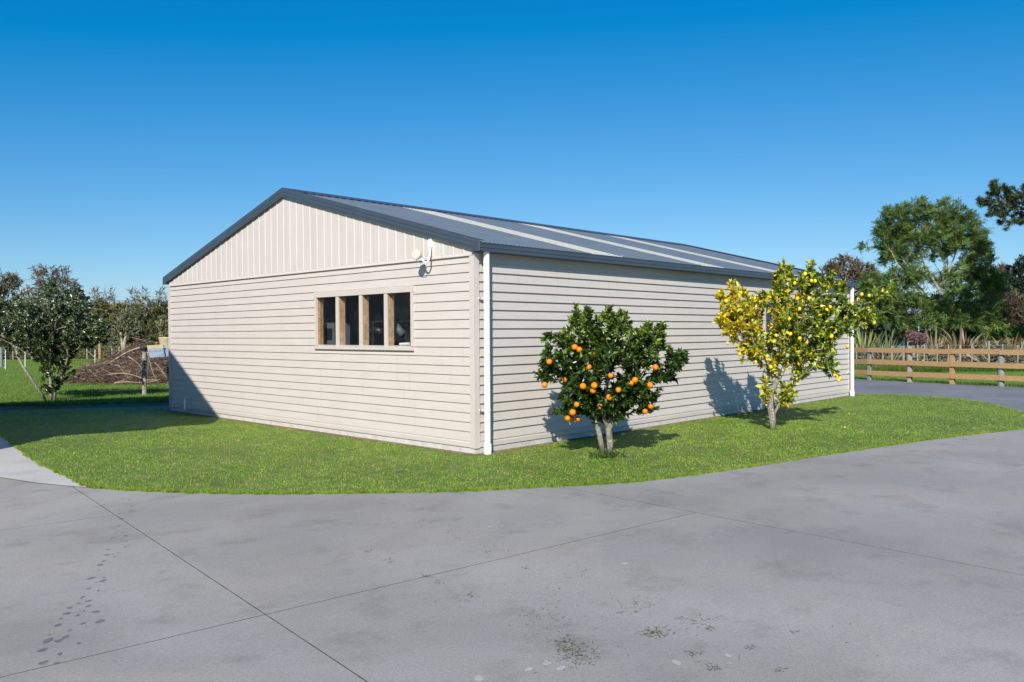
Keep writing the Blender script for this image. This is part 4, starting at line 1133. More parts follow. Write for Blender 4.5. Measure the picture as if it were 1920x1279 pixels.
# left skyline, back to front
leafy('willow_tree', 'tall half bare russet tree rising highest over the shrub', 95, 490, 66, [lobe(85, 520, 26, 20, 66), lobe(115, 515, 18, 16, 66), lobe(72, 508, 12, 12, 66), lobe(130, 545, 22, 22, 66), lobe(80, 560, 50, 30, 66)], 201, [(0.32, 0.20, 0.10), (0.24, 0.16, 0.085)], None, 460, 5, (0.09, 0.17), (0.35, 0.5), 0.12, 'brown_bark', span=0.9, step=0.5, group=hedge, twig=0.010, haze=5)
leafy('willow_tree', 'wispy olive tree at the far left edge of the skyline', 10, 505, 62, [lobe(5, 530, 36, 18, 62), lobe(-20, 560, 30, 40, 62), lobe(25, 525, 18, 10, 62)], 202, [(0.19, 0.19, 0.085), (0.15, 0.12, 0.06)], None, 380, 12, (0.10, 0.18), (0.3, 0.5), 0.13, 'brown_bark', span=0.9, step=0.5, group=hedge, twig=0.010, haze=4)
leafy('conifer_tree', 'dark rounded evergreen between the russet tree and the hedgerow', 145, 530, 60, [lobe(143, 560, 20, 26, 60), lobe(150, 585, 18, 30, 60), lobe(150, 620, 22, 34, 60)], 203, [DK, (0.028, 0.045, 0.018)], None, 240, 22, (0.12, 0.2), (0.4, 0.6), 0.15, group=hedge)
leafy('hedge_tree', 'brown twiggy tree behind the left half of the shrub', 45, 545, 60, [lobe(45, 590, 46, 32, 60), lobe(20, 620, 46, 36, 60), lobe(95, 590, 40, 36, 60)], 204, [RU, (0.18, 0.16, 0.07), (0.21, 0.15, 0.09)], None, 360, 16, (0.10, 0.18), (0.4, 0.6), 0.14, group=hedge, haze=4)
leafy('hedge_tree', 'dark broad hedge tree low behind the shrub', 120, 600, 57, [lobe(120, 625, 40, 36, 57), lobe(60, 630, 40, 34, 57), lobe(0, 630, 44, 34, 57), lobe(-50, 620, 40, 40, 57)], 205, [HG, DK, (0.12, 0.14, 0.045)], None, 400, 20, (0.12, 0.2), (0.4, 0.6), 0.15, group=hedge)
leafy('hedge_tree', 'rounded olive green tree just right of the shrub', 190, 562, 58, [lobe(188, 585, 24, 22, 58), lobe(200, 610, 30, 30, 58), lobe(182, 635, 22, 26, 58)], 206, [OLV, HG, (0.25, 0.22, 0.06)], None, 420, 22, (0.11, 0.20), (0.4, 0.6), 0.10, group=hedge, haze=3)
leafy('hedge_tree', 'rusty olive tree in the middle of the hedgerow', 225, 565, 60, [lobe(225, 590, 24, 20, 60), lobe(230, 620, 26, 28, 60), lobe(215, 642, 30, 20, 60)], 207, [OLV, RU, HG], [0.45, 0.3, 0.25], 420, 22, (0.10, 0.18), (0.4, 0.6), 0.10, group=hedge, haze=3)
leafy('hedge_tree', 'grey green bushy tree with bare tips near the shed corner', 262, 560, 60, [lobe(262, 592, 24, 22, 60), lobe(265, 620, 26, 28, 60), lobe(258, 645, 26, 18, 60)], 208, [HG, OLV, GY], None, 420, 22, (0.11, 0.20), (0.4, 0.6), 0.10, group=hedge, haze=3)
leafy('hedge_tree', 'dense green tree half hidden by the shed corner', 308, 555, 58, [lobe(305, 580, 20, 20, 58), lobe(310, 610, 26, 30, 58), lobe(300, 642, 26, 20, 58), lobe(340, 610, 24, 40, 58)], 209, [HG, DK, OLV], None, 420, 22, (0.11, 0.20), (0.4, 0.6), 0.10, group=hedge, haze=3)
for (x, D, sd, lab) in ((178, 63, 221, 'bare twiggy top sticking out above the olive tree'), (205, 63, 222, 'thin leafless sapling over the middle of the hedgerow'), (250, 64, 223, 'pale leafless tree above the grey green tree'), (272, 63, 224, 'tall bare twigs near the shed end of the hedgerow'), (303, 61, 225, 'fine bare twigs rising beside the shed gutter')):
    leafy('bare_tree', lab, x, 545, D, [lobe(x, 575, 14, 22, D), lobe(x, 552, 8, 12, D)], sd, [GY], None, 80, 0, rt=0.05, barkm='grey_bark', step=0.5, span=0.5, group='bare trees in the hedgerow', twig=0.008, haze=4, haze_col=((0.34, 0.30, 0.24), (0.24, 0.2, 0.15)))
for (x, D, sd, lab, pl) in ((172, 65, 241, 'tree filling the skyline just right of the dark evergreen', [HG, OLV]), (208, 66, 242, 'olive tree in the second row of the hedgerow', [OLV, RU]), (245, 66, 243, 'russet green tree in the second row of the hedgerow', [OLV, HG, RU]), (285, 65, 244, 'green tree in the second row nearest the shed', [HG, OLV])):
    leafy('hedge_tree', lab, x, 565, D, [lobe(x - 8, 588, 20, 20, D), lobe(x + 10, 592, 20, 22, D), lobe(x, 625, 30, 30, D)], sd, pl, None, 260, 22, (0.14, 0.24), (0.4, 0.6), 0.10, group=hedge, haze=3)
leafy('olive_tree', 'pale olive coloured tree with slim trunk at the back fence', 232, 575, 51, [lobe(232, 605, 18, 18, 51), lobe(218, 618, 14, 20, 51), lobe(246, 612, 18, 22, 51), lobe(238, 590, 14, 12, 51), lobe(214, 640, 12, 10, 51)], 210, [GY, (0.20, 0.22, 0.12), (0.13, 0.155, 0.08)], None, 300, 15, (0.08, 0.15), (0.25, 0.4), 0.10, 'pale_bark', span=0.5, base_x=231, stems=[[gnd(231, 51), px(230, 650, 51), px(227, 630, 51), px(225, 612, 51)], [gnd(233, 51), px(233, 645, 51), px(237, 625, 51), px(240, 605, 51)]])
leafy('sapling', 'slender pale trunked sapling next to the shed corner', 305, 590, 46, [lobe(303, 605, 10, 16, 46), lobe(308, 625, 12, 14, 46)], 211, [OLV, GY], None, 90, 10, (0.08, 0.14), (0.3, 0.5), 0.07, 'pale_bark', base_x=307, stems=[[gnd(308, 46), px(306, 645, 46), px(304, 620, 46), px(302, 595, 46)]])
# rough growth along the foot of the hedgerow
r = np.random.default_rng(230); n = 16000
xs = r.uniform(-80, 360, n); Dp = r.uniform(53, 58, n); P = CAM + Dp[:, None] * (FW + RT * ((xs - 960) / FPX)[:, None]); P[:, 2] = r.uniform(-0.05, 0.7, n) ** 1.0
V, F, C = leaf_arrays(P, unit(r.normal(0, 1, (n, 3)) + np.array([0, 0, 1.2])), unit(r.normal(0, 1, (n, 3))), r.uniform(0.15, 0.4, n), r.uniform(0.03, 0.08, n), tint(r, n, [(0.13, 0.10, 0.05), OLV, HG, (0.17, 0.14, 0.08)]))
tag(link_obj('rough_undergrowth', np_mesh('rough_undergrowth', V, F, 'soft_leaf', C)), 'rough dry undergrowth along the foot of the hedgerow', 'undergrowth', kind='stuff')

# ================================================================== right side: big feathery tree behind the rail fence
r = np.random.default_rng(301); D0 = 37.0
Lb = [lobe(1680, 425, 30, 42, D0), lobe(1712, 400, 30, 28, D0), lobe(1655, 450, 14, 28, D0), lobe(1700, 460, 40, 36, D0), lobe(1775, 400, 30, 26, D0), lobe(1800, 430, 34, 36, D0), lobe(1835, 455, 22, 24, D0), lobe(1765, 450, 40, 40, D0), lobe(1830, 490, 30, 24, D0), lobe(1658, 480, 14, 16, D0),
      lobe(1700, 520, 40, 20, D0, -1), lobe(1640, 530, 26, 22, D0, -1), lobe(1620, 460, 8, 8, D0), lobe(1800, 525, 50, 22, D0), lobe(1850, 530, 26, 22, D0), lobe(1690, 565, 44, 20, D0, -1.5), lobe(1740, 570, 44, 18, D0, -1.5), lobe(1800, 560, 40, 18, D0, -1), lobe(1660, 590, 36, 16, D0, -1.5), lobe(1720, 600, 50, 14, D0, -1.5), lobe(1840, 580, 36, 22, D0, -1), lobe(1640, 560, 26, 18, D0, -1), lobe(1868, 545, 20, 26, D0), lobe(1855, 610, 30, 14, D0, -1), lobe(1790, 600, 40, 14, D0, -1.5)]
base = gnd(1770, D0); base[2] = -0.06
stems = [[base, px(1766, 640, D0), px(1764, 590, D0), px(1762, 545, D0), px(1735, 500, D0), px(1724, 470, D0), px(1718, 430, D0)], [px(1762, 545, D0), px(1775, 520, D0), px(1790, 480, D0), px(1795, 440, D0)],
         [px(1764, 590, D0), px(1730, 545, D0 - 0.5), px(1695, 520, D0 - 0.6), px(1670, 470, D0 - 0.3)], [px(1762, 545, D0), px(1800, 520, D0), px(1830, 505, D0)], [px(1764, 600, D0), px(1745, 590, D0 - 1), px(1720, 600, D0 - 1.4), px(1690, 605, D0 - 1.6)], [px(1735, 500, D0), px(1728, 478, D0), px(1712, 462, D0 - .3)], [px(1764, 590, D0), px(1790, 560, D0 - 1), px(1830, 548, D0 - 1)]]
tips = lobe_points(Lb, 1500, r, 0.3)
PA, DA, par, ch, bn = skeleton(stems, tips, r, 0.35)
mb, rad = branch_mesh(PA, par, ch, 0.085, 0.007, 0.40, (7, 3))
# feathery sprays: pairs of leaflets along each drooping rachis
tc = [c for c in ch if c[-1] >= bn]; nsp = 7; nl_ = 9
P = []; Dd = []; Nn = []; Cc = []
pal3 = [(0.105, 0.175, 0.045), (0.15, 0.23, 0.05), (0.07, 0.12, 0.038), (0.25, 0.29, 0.065)]
for c in tc:
    tip = PA[c[-1]]; d0 = DA[c[-1]]
    for s_ in range(nsp):
        rd = unit(d0 * 0.7 + r.normal(0, 0.6, 3) + np.array([0, 0, 0.15])); Lr_ = r.uniform(0.20, 0.36)
        st = PA[c[-1 - (s_ % min(2, len(c)))]]
        side = unit(np.cross(rd, r.normal(0, 0.5, 3) + np.array([0, 0, 1.0]))); col_ = np.array(pal3[r.choice(4, p=[.4, .3, .2, .1])]) * r.uniform(0.75, 1.3)
        for q in range(nl_):
            f_ = (q // 2 + 1) / (nl_ / 2 + 0.5); sg = 1 if q % 2 else -1
            P.append(st + rd * Lr_ * f_ + np.array([0, 0, -0.10 * f_ * f_ * Lr_])); Dd.append(side * sg + rd * 0.55); Nn.append(np.cross(rd, side)); Cc.append(col_)
P = np.array(P); n = len(P)
V, F, C = leaf_arrays(P, np.array(Dd), np.array(Nn) + r.normal(0, 0.2, (n, 3)), r.uniform(0.09, 0.15, n), r.uniform(0.028, 0.045, n), np.array(Cc))
put_tree('wattle_tree', 'large feathery green tree with pale limbs behind the rail fence', 'tree', base, mb, 'pale_bark', [(V, F, C, 'soft_leaf')])

rgroup = 'trees behind the wooden fence'
leafy('evergreen_tree', 'mid green bushy tree filling in right of the feathery tree', 1872, 510, 43, [lobe(1872, 555, 30, 32, 43), lobe(1850, 585, 34, 30, 43), lobe(1895, 595, 30, 24, 43)], 331, [(0.12, 0.17, 0.05), (0.08, 0.12, 0.04), (0.18, 0.20, 0.07)], None, 380, 20, (0.10, 0.18), (0.3, 0.5), 0.1, group=rgroup)
leafy('evergreen_tree', 'mid green bushy tree between the shed roof and feathery tree', 1640, 520, 44, [lobe(1640, 555, 28, 28, 44), lobe(1668, 575, 30, 30, 44), lobe(1625, 595, 30, 22, 44)], 332, [(0.12, 0.16, 0.05), (0.08, 0.12, 0.04), (0.20, 0.18, 0.07)], None, 360, 20, (0.10, 0.18), (0.3, 0.5), 0.1, group=rgroup)
leafy('brown_tree', 'brown late autumn tree above the far end of the shed roof', 1590, 470, 58, [lobe(1585, 510, 32, 32, 58), lobe(1560, 515, 22, 24, 58), lobe(1620, 520, 28, 28, 58), lobe(1600, 560, 50, 34, 58)], 302, [(0.25, 0.165, 0.08), (0.18, 0.145, 0.06), (0.28, 0.20, 0.11)], None, 620, 12, (0.09, 0.16), (0.4, 0.6), 0.11, group=rgroup, twig=0.009, span=0.7, haze=10)
leafy('brown_tree', 'russet brown tree filling the gap left of the feathery tree', 1650, 520, 54, [lobe(1645, 545, 30, 30, 54), lobe(1670, 560, 36, 36, 54), lobe(1630, 590, 36, 26, 54)], 303, [(0.20, 0.14, 0.07), (0.13, 0.125, 0.05), HG], None, 360, 13, (0.09, 0.15), (0.4, 0.6), 0.14, group=rgroup)
leafy('conifer_tree', 'black green conifer at the right edge behind the fence', 1905, 480, 48, [lobe(1905, 520, 26, 26, 48), lobe(1900, 550, 40, 24, 48), lobe(1930, 500, 26, 30, 48), lobe(1875, 530, 16, 14, 48), lobe(1920, 580, 34, 20, 48), lobe(1955, 540, 30, 50, 48)], 304, [(0.02, 0.042, 0.026), (0.032, 0.058, 0.036)], None, 420, 24, (0.14, 0.24), (0.2, 0.35), 0.18, mat='needle_leaf', group=rgroup)
leafy('bare_tree', 'grey brown twiggy tree between feathery tree and conifer', 1870, 500, 52, [lobe(1872, 520, 24, 20, 52), lobe(1850, 520, 20, 18, 52), lobe(1880, 550, 24, 24, 52)], 305, [(0.22, 0.17, 0.11)], None, 420, 5, (0.08, 0.12), (0.4, 0.6), 0.08, barkm='brown_bark', group=rgroup, twig=0.008, haze=14)
leafy('brown_shrub', 'reddish brown leafless shrub at the right frame edge', 1895, 545, 40, [lobe(1895, 575, 32, 26, 40), lobe(1920, 590, 30, 26, 40), lobe(1880, 600, 24, 16, 40)], 306, [(0.25, 0.12, 0.08), (0.19, 0.14, 0.10)], None, 620, 6, (0.06, 0.1), (0.4, 0.6), 0.05, barkm='brown_bark', cat='shrub', twig=0.007, step=0.3, span=0.4, haze=14, haze_len=(0.2, 0.45))
leafy('evergreen_shrub', 'low bright green shrub at the right behind the flax', 1890, 610, 36, [lobe(1880, 622, 26, 10, 36), lobe(1905, 624, 22, 10, 36), lobe(1930, 622, 24, 12, 36)], 307, [(0.06, 0.17, 0.045), (0.09, 0.22, 0.055)], None, 220, 20, (0.06, 0.1), (0.4, 0.6), 0.05, cat='shrub', span=0.25, step=0.25)
leafy('pink_shrub', 'small dusky pink shrub left of the bronze flax', 1718, 620, 33.5, [lobe(1718, 634, 19, 12, 32.6), lobe(1708, 630, 12, 11, 32.6), lobe(1728, 640, 13, 11, 32.6)], 308, [(0.34, 0.20, 0.21), (0.23, 0.13, 0.135), (0.42, 0.29, 0.29)], None, 200, 18, (0.04, 0.07), (0.4, 0.6), 0.04, cat='shrub', span=0.2, step=0.2, twig=0.006)
leafy('dark_understorey', 'dark evergreen undergrowth below the feathery tree', 1740, 600, 40, [lobe(1680, 625, 40, 14, 40), lobe(1740, 622, 50, 18, 40), lobe(1800, 620, 50, 18, 40), lobe(1850, 620, 40, 18, 40), lobe(1630, 620, 30, 16, 42), lobe(1900, 615, 40, 20, 43), lobe(1960, 610, 40, 24, 43)], 309, [DK, HG, (0.12, 0.09, 0.04)], None, 420, 22, (0.10, 0.18), (0.3, 0.5), 0.06, cat='shrub', span=0.4, step=0.4)

for (x, D, sd, lab) in ((1560, 74, 321, 'distant tree low behind the far end of the shed'), (1625, 70, 322, 'distant tree behind the verandah building'), (1690, 72, 323, 'distant tree glimpsed left of the feathery trunk'), (1750, 70, 324, 'distant tree directly behind the feathery tree'), (1810, 71, 325, 'distant tree glimpsed right of the feathery trunk'), (1870, 69, 326, 'distant tree behind the twiggy right hand tree'), (1935, 70, 327, 'distant tree behind the black green conifer')):
    leafy('distant_tree', lab, x, 560, D, [lobe(x - 14, 590, 34, 26, D), lobe(x + 18, 585, 32, 28, D), lobe(x, 615, 48, 20, D)], sd, [HG, OLV, RU], [0.5, 0.35, 0.15], 200, 14, (0.2, 0.32), (0.4, 0.6), 0.14, group='distant trees on the right', twig=0.02, step=0.6)
# far woodland closing the horizon all round
r = np.random.default_rng(330); n = 26000
xs = r.uniform(-700, 2700, n); Dp = r.uniform(86, 96, n); P = CAM + Dp[:, None] * (FW + RT * ((xs - 960) / FPX)[:, None])
hgt = 3.4 + 1.3 * np.sin(xs * 0.021) * np.sin(xs * 0.0083 + 1) + 0.8 * np.sin(xs * 0.083 + 2); P[:, 2] = r.uniform(0, 1, n) ** 0.8 * hgt
V, F, C = leaf_arrays(P, unit(r.normal(0, 1, (n, 3))), unit(r.normal(0, 1, (n, 3)) + np.array([0, 0, 0.5])), r.uniform(0.4, 0.8, n), r.uniform(0.25, 0.5, n), tint(r, n, [HG, OLV, DK, RU], [0.4, 0.25, 0.25, 0.1]))
tag(link_obj('far_woodland', np_mesh('far_woodland', V, F, 'soft_leaf', C)), 'distant mixed woodland closing the horizon', 'woodland', kind='stuff')
# overhanging pine, trunk out of frame on the right
r = np.random.default_rng(310); D0 = 30
Lb = [lobe(1880, 375, 24, 28, D0), lobe(1858, 352, 18, 14, D0), lobe(1848, 375, 14, 10, D0), lobe(1905, 365, 24, 24, D0), lobe(1890, 415, 14, 16, D0), lobe(1865, 405, 12, 14, D0), lobe(1925, 395, 24, 28, D0), lobe(1960, 360, 40, 40, D0), lobe(2010, 330, 60, 50, D0), lobe(2060, 260, 60, 60, D0), lobe(2000, 250, 50, 40, D0), lobe(2080, 400, 60, 50, D0)]
tips = lobe_points(Lb, 700, r, 0.35); base = gnd(2060, D0); base[2] = -0.06
stems = [[base, px(2062, 560, D0), px(2060, 420, D0), px(2055, 300, D0), px(2050, 200, D0)], [px(2060, 420, D0), px(1990, 400, D0), px(1930, 395, D0), px(1890, 380, D0), px(1862, 358, D0)]]
PA, DA, par, ch, bn = skeleton(stems, tips, r, 0.3); mb, rad = branch_mesh(PA, par, ch, 0.20, 0.007, 0.56, (8, 3))
cr = twig_leaves(PA, DA, ch, bn, r, 95, 0.45, (0.13, 0.21), (0.06, 0.10), lambda P, n: tint(r, n, [(0.08, 0.115, 0.045), (0.12, 0.135, 0.055), (0.05, 0.08, 0.035)]), 0.75, 0.4)
put_tree('pine_tree', 'pine whose needled bough hangs in from the upper right', 'tree', base, mb, 'brown_bark', [cr + ('needle_leaf',)])

# ---------------------------------------------------------------- flax clumps: every strap leaf its own part
def strap_mesh(rr, L_, wd, droop, mat_tint):
    n = 7; V = []; F = []
    for i in range(n):
        s = i / (n - 1); wv = wd * (0.55 + 0.9 * s) * (1 - s ** 3) if i < n - 1 else 0.001
        x = L_ * s * 0.12 + droop * L_ * s ** 2.4; z = L_ * s - droop * 0.75 * L_ * s ** 3
        V += [(x, -wv / 2, z + 0.15 * wv), (x, 0, z), (x, wv / 2, z + 0.15 * wv)]
    for i in range(n - 1):
        a = i * 3
        for q in (0, 1): F += [(a + q, a + q + 1, a + q + 4), (a + q, a + q + 4, a + q + 3)]
    V = np.array(V)
    return np_mesh('leaf', V, np.array(F), 'strap_leaf', np.tile(np.array(mat_tint), (len(V), 1)))
def flax(label, x, D, n, L_, pal, seed, spread=1.0):
    rr = np.random.default_rng(seed)
    ms = [strap_mesh(rr, L_ * rr.uniform(0.7, 1.1), 0.088 * rr.uniform(0.8, 1.3), rr.uniform(0.0, 0.5) ** 1.3, np.array(pal[i % len(pal)]) * rr.uniform(0.8, 1.2)) for i in range(12)]
    base = gnd(x, D); base[2] = -0.06
    t_ = empty('flax_plant', base, label, 'flax', 'flax clumps behind the fence')
    for i in range(n):
        o = bpy.data.objects.new('leaf', ms[rr.integers(12)]); COL.objects.link(o); o.parent = t_
        a = rr.uniform(0, 2 * PI); q = rr.uniform(0, 0.28)
        o.location = (q * math.cos(a), q * math.sin(a), 0)
        o.rotation_euler = (rr.normal(0, 0.1), rr.uniform(-0.05, 0.75) * spread, a + rr.normal(0, 0.4)); o.scale = (1, 1, rr.uniform(0.75, 1.1))
FG = [(0.20, 0.25, 0.09), (0.26, 0.31, 0.13), (0.13, 0.18, 0.08), (0.40, 0.33, 0.10)]
FB = [(0.30, 0.25, 0.15), (0.20, 0.155, 0.10), (0.34, 0.31, 0.20), (0.46, 0.36, 0.22), (0.32, 0.17, 0.06)]
flax('green flax clump nearest the shed end behind the fence', 1620, 33.5, 75, 1.95, FG, 401)
flax('green flax clump second from the shed behind the fence', 1662, 33.0, 70, 1.75, FG, 402)
flax('tall bronze flax fan below the feathery tree', 1808, 33.6, 95, 2.35, FB, 403)
flax('dark bronze flax just left of the tall flax fan', 1758, 33.6, 65, 1.75, FB, 404, 1.4)
flax('collapsed straw brown flax at the right frame edge', 1898, 32.6, 80, 1.7, FB, 405, 1.9)
flax('small sprawling bronze flax between the fan and the right edge', 1856, 33.2, 55, 1.6, FB, 406, 1.7)
# dead straw hanging over the netting fence
r = np.random.default_rng(410); n = 900
xs = r.choice([1745, 1770, 1820, 1860, 1890, 1910, 1640], n) + r.normal(0, 16, n); Dp = r.uniform(31.6, 33, n)
P = np.array([px(x, 0, d) for x, d in zip(xs, Dp)]); P[:, 2] = r.uniform(0.25, 0.75, n)
V, F, C = leaf_arrays(P, unit(r.normal(0, 1, (n, 3)) + np.array([0, 0, -0.6])), unit(r.normal(0, 1, (n, 3))), r.uniform(0.3, 0.7, n), r.uniform(0.02, 0.04, n), tint(r, n, [(0.30, 0.24, 0.15), (0.20, 0.15, 0.09), (0.38, 0.32, 0.22)]))
tag(link_obj('dead_straw', np_mesh('dead_straw', V, F, 'strap_leaf', C)), 'dead flax straw hanging under the clumps behind the fence', 'straw', kind='stuff')

# ================================================================== FENCES
# timber post-and-rail fence along the lane
fp = [np.array(p) for p in ((20.3, 5.6), (19.75, 4.4), (19.35, 3.2), (18.72, 1.92), (18.40, 0.66), (18.10, -0.60), (17.88, -1.85), (17.72, -3.1), (17.62, -4.35))]
fence = empty('rail_fence', (18.1, -0.6, 0), 'new three rail timber fence along the lane on the right', 'fence')
r = np.random.default_rng(501)
kinds = ['post_timber', 'post_timber', 'post_timber', 'grey_post_timber', 'post_timber', 'new_post_timber', 'grey_post_timber', 'post_timber', 'new_post_timber']
outn = []
for i, p in enumerate(fp):
    a = fp[max(0, i - 1)]; b_ = fp[min(len(fp) - 1, i + 1)]; d = (b_ - a) / np.linalg.norm(b_ - a); nrm = np.array([d[1], -d[0]])
    if nrm @ (CAM[:2] - p) < 0: nrm = -nrm
    outn.append(nrm)
    rd = 0.055 if kinds[i] in ('new_post_timber',) else (0.045 if i == 3 else 0.085)
    c_ = p - nrm * (rd + 0.022)
    b = MB()
    if kinds[i] == 'new_post_timber' or i == 3:
        u2 = d * rd; v2 = nrm * rd
        ring = lambda z, s=1: [(c_[0] + s * (a1 * u2[0] + b1 * v2[0]), c_[1] + s * (a1 * u2[1] + b1 * v2[1]), z) for a1, b1 in ((-1, -1), (1, -1), (1, 1), (-1, 1))]
        b.loft([ring(-0.2), ring(0.985), ring(1.0, 0.92)])
    else:
        tz = 1.06 if i == 4 else 1.0
        b.tube([(c_[0], c_[1], -0.2), (c_[0], c_[1], tz - 0.01), (c_[0], c_[1], tz)], [rd, rd * 0.97, rd * 0.9], 14)
    b.build('post', kinds[i], fence)
for i in range(len(fp) - 1):
    p, q_ = fp[i], fp[i + 1]; d = (q_ - p) / np.linalg.norm(q_ - p); nrm = outn[i] * 0.5 + outn[i + 1] * 0.5
    for z in (0.935, 0.57, 0.235):
        b = MB(); t_ = 0.038; h = 0.072; z += r.normal(0, 0.004)
        p1 = p + d * 0.002; q1 = q_ - d * 0.002; n0 = nrm * t_ * 0.5; dz = r.normal(0, 0.004)
        rings = []
        for P_, zz in ((p1, z), (q1, z + dz)):
            rings.append([(P_[0] - n0[0] * 1, P_[1] - n0[1] * 1, zz - h), (P_[0] + n0[0], P_[1] + n0[1], zz - h + 0.003), (P_[0] + n0[0], P_[1] + n0[1], zz + h - 0.003), (P_[0] - n0[0], P_[1] - n0[1], zz + h)])
        b.loft(rings); b.build('rail', 'rail_timber', fence)
# low netting fence further back
nf = empty('netting_fence', tuple(gnd(1760, 31.0)), 'wire netting fence with slim pale posts behind the rail fence', 'fence')
pxs = [1606, 1655, 1672, 1694, 1702, 1720, 1733, 1757, 1778, 1800, 1822, 1854, 1880, 1908, 1935]
for i, x in enumerate(pxs):
    p = gnd(x, 31.0); rd = 0.042 if x in (1672, 1694, 1854, 1800) else 0.024
    b = MB(); hgt = 0.98 + 0.12 * (x in (1854, 1702)) + r.uniform(-0.05, 0.05)
    b.tube([(p[0], p[1], -0.2), (p[0], p[1], hgt)], [rd, rd * 0.95], 8); b.build('post', 'post_timber', nf)
b = MB(); a, z_ = gnd(1590, 31.0), gnd(1960, 31.0); d = (z_ - a); Lf = np.linalg.norm(d); d /= Lf
for z in np.arange(0.03, 0.95, 0.13): b.tube([(a[0], a[1], z), (z_[0], z_[1], z)], 0.004, 3)
for s in np.arange(0, Lf, 0.16):
    p = a + d * s; b.tube([(p[0], p[1], 0.0), (p[0], p[1], 0.94)], 0.003, 3)
o = b.build('netting', 'galvanised_wire', nf); o['kind'] = 'stuff'
# wire fence along the paddock on the left
pp = gpix(271, 741); wf = empty('wire_fence', (pp[0], pp[1], 0), 'old wire fence with a weathered wooden post beside the brush pile', 'fence')
def wpost(x, y, h, rd, mat, name='post'):
    b = MB(); b.tube([(x, y, -0.3), (x, y, h * 0.5), (x + 0.01, y, h - 0.02), (x + 0.01, y, h)], [rd, rd * 0.98, rd * 0.95, rd * 0.86], 12); return b.build(name, mat, wf)
wpost(pp[0], pp[1], 1.20, 0.058, 'lichen_post_timber'); wpost(pp[0] - 5.6, pp[1] + 0.9, 1.2, 0.06, 'lichen_post_timber'); wpost(pp[0] + 4.4, pp[1] - 0.4, 1.2, 0.06, 'lichen_post_timber')
b = MB(); b.tube([(pp[0] + 0.01, pp[1], 1.13), (pp[0] + 0.01, pp[1], 1.215)], 0.068, 12); b.build('post_cap', 'black_frame', wf)
for z in (0.16, 0.34, 0.52, 0.72, 0.94, 1.12):
    b = MB(); b.tube([(pp[0] - 5.6, pp[1] + 0.84, z), (pp[0] - 2.8, pp[1] + 0.38, z - 0.015), (pp[0], pp[1] - 0.062, z), (pp[0] + 4.4, pp[1] - 0.46, z)], 0.003, 4); b.build('wire', 'galvanised_wire', wf)
# white tread-in standards
for (x, y, h, lab) in ((178, 691, 0.88, 'white plastic fence standard in front of the brush pile end'), (10, 692, 0.9, 'white plastic fence standard at the far left edge'), (47, 690, 0.85, 'white plastic fence standard seen through the shrub stems'), (223, 678, 0.85, 'white plastic fence standard rising behind the brush pile')):
    p = gpix(x, y); b = MB()
    b.tube([(p[0], p[1], -0.05), (p[0] + 0.02, p[1], h)], [0.018, 0.014], 8)
    for z in np.arange(0.25, h, 0.16): b.tube([(p[0], p[1], z), (p[0], p[1], z + 0.03)], 0.026, 8)
    b.box(p[0] - 0.06, p[0] + 0.02, p[1] - 0.012, p[1] + 0.012, 0.06, 0.08)
    tag(b.build('fence_standard', 'white_plastic', origin=(p[0], p[1], 0)), lab, 'fence post', 'white electric fence standards')
# back paddock fence
bf = empty('back_fence', tuple(gnd(150, 52.5)), 'low post and wire fence along the hedgerow at the paddock end', 'fence')
for (x, D, h, rd, mt) in ((-20, 52, 1.3, 0.09, 'post_timber'), (2, 40, 1.15, 0.07, 'grey_post_timber'), (24, 52, 1.0, 0.05, 'grey_post_timber'), (60, 52, 1.0, 0.05, 'post_timber'), (100, 52.5, 1.0, 0.05, 'post_timber'), (163, 52, 0.95, 0.05, 'post_timber'), (187, 50, 1.05, 0.09, 'rail_timber'), (210, 51, 1.1, 0.055, 'post_timber'), (252, 52, 1.1, 0.05, 'rail_timber'), (293, 52, 1.1, 0.05, 'rail_timber'), (330, 52, 1.1, 0.06, 'post_timber')):
    p = gnd(x, D); b = MB(); b.tube([(p[0], p[1], -0.3), (p[0], p[1], h)], [rd, rd * 0.92], 8); b.build('post', mt, bf)
for z in (0.2, 0.5, 0.8, 1.0):
    a, c_ = gnd(-60, 52), gnd(360, 52); b = MB(); b.tube([(a[0], a[1], z), (c_[0], c_[1], z)], 0.006, 4); b.build('wire', 'galvanised_wire', bf)

# ================================================================== BRUSH PILE
r = np.random.default_rng(601)
pile = empty('brush_pile', (3.2, 19.5, 0), 'heap of dead brown branches behind the shed corner', 'brush pile')
A_, B_ = np.array([2.2, 21.7, 0]), np.array([5.8, 17.6, 0])           # low end to tall end
ax = (B_ - A_) / np.linalg.norm(B_ - A_); LN = np.linalg.norm(B_ - A_); cr_ = np.array([-ax[1], ax[0], 0])
def pile_h(s): return float(np.interp(s, [0, 0.1, 0.22, 0.42, 0.6, 1.0], [0.05, 0.42, 0.85, 1.34, 1.45, 1.2]))
def sticks(n, Lr, rr_, seed, zbias=1.0):
    q = np.random.default_rng(seed); b = MB()
    for i in range(n):
        s = q.uniform(0.02, 1.0); h = pile_h(s); hw = 0.45 + 0.9 * h
        t_ = q.uniform(-1, 1); z = q.uniform(0, 1) ** zbias * h * (1 - 0.75 * t_ * t_)
        c_ = A_ + ax * s * LN + cr_ * t_ * hw + np.array([0, 0, z])
        d = unit(ax * q.normal(0.5, 0.7) + cr_ * q.normal(0, 0.6) + np.array([0, 0, q.normal(0.12, 0.35)])); L_ = q.uniform(*Lr)
        p0, p2 = c_ - d * L_ / 2, c_ + d * L_ / 2; p1 = c_ + q.normal(0, 0.06, 3) * L_
        for p in (p0, p1, p2): p[2] = max(p[2], 0.0)
        b.tube([p0, p1, p2], [rr_ * q.uniform(0.7, 1.3), rr_, rr_ * 0.4], 4)
    return b
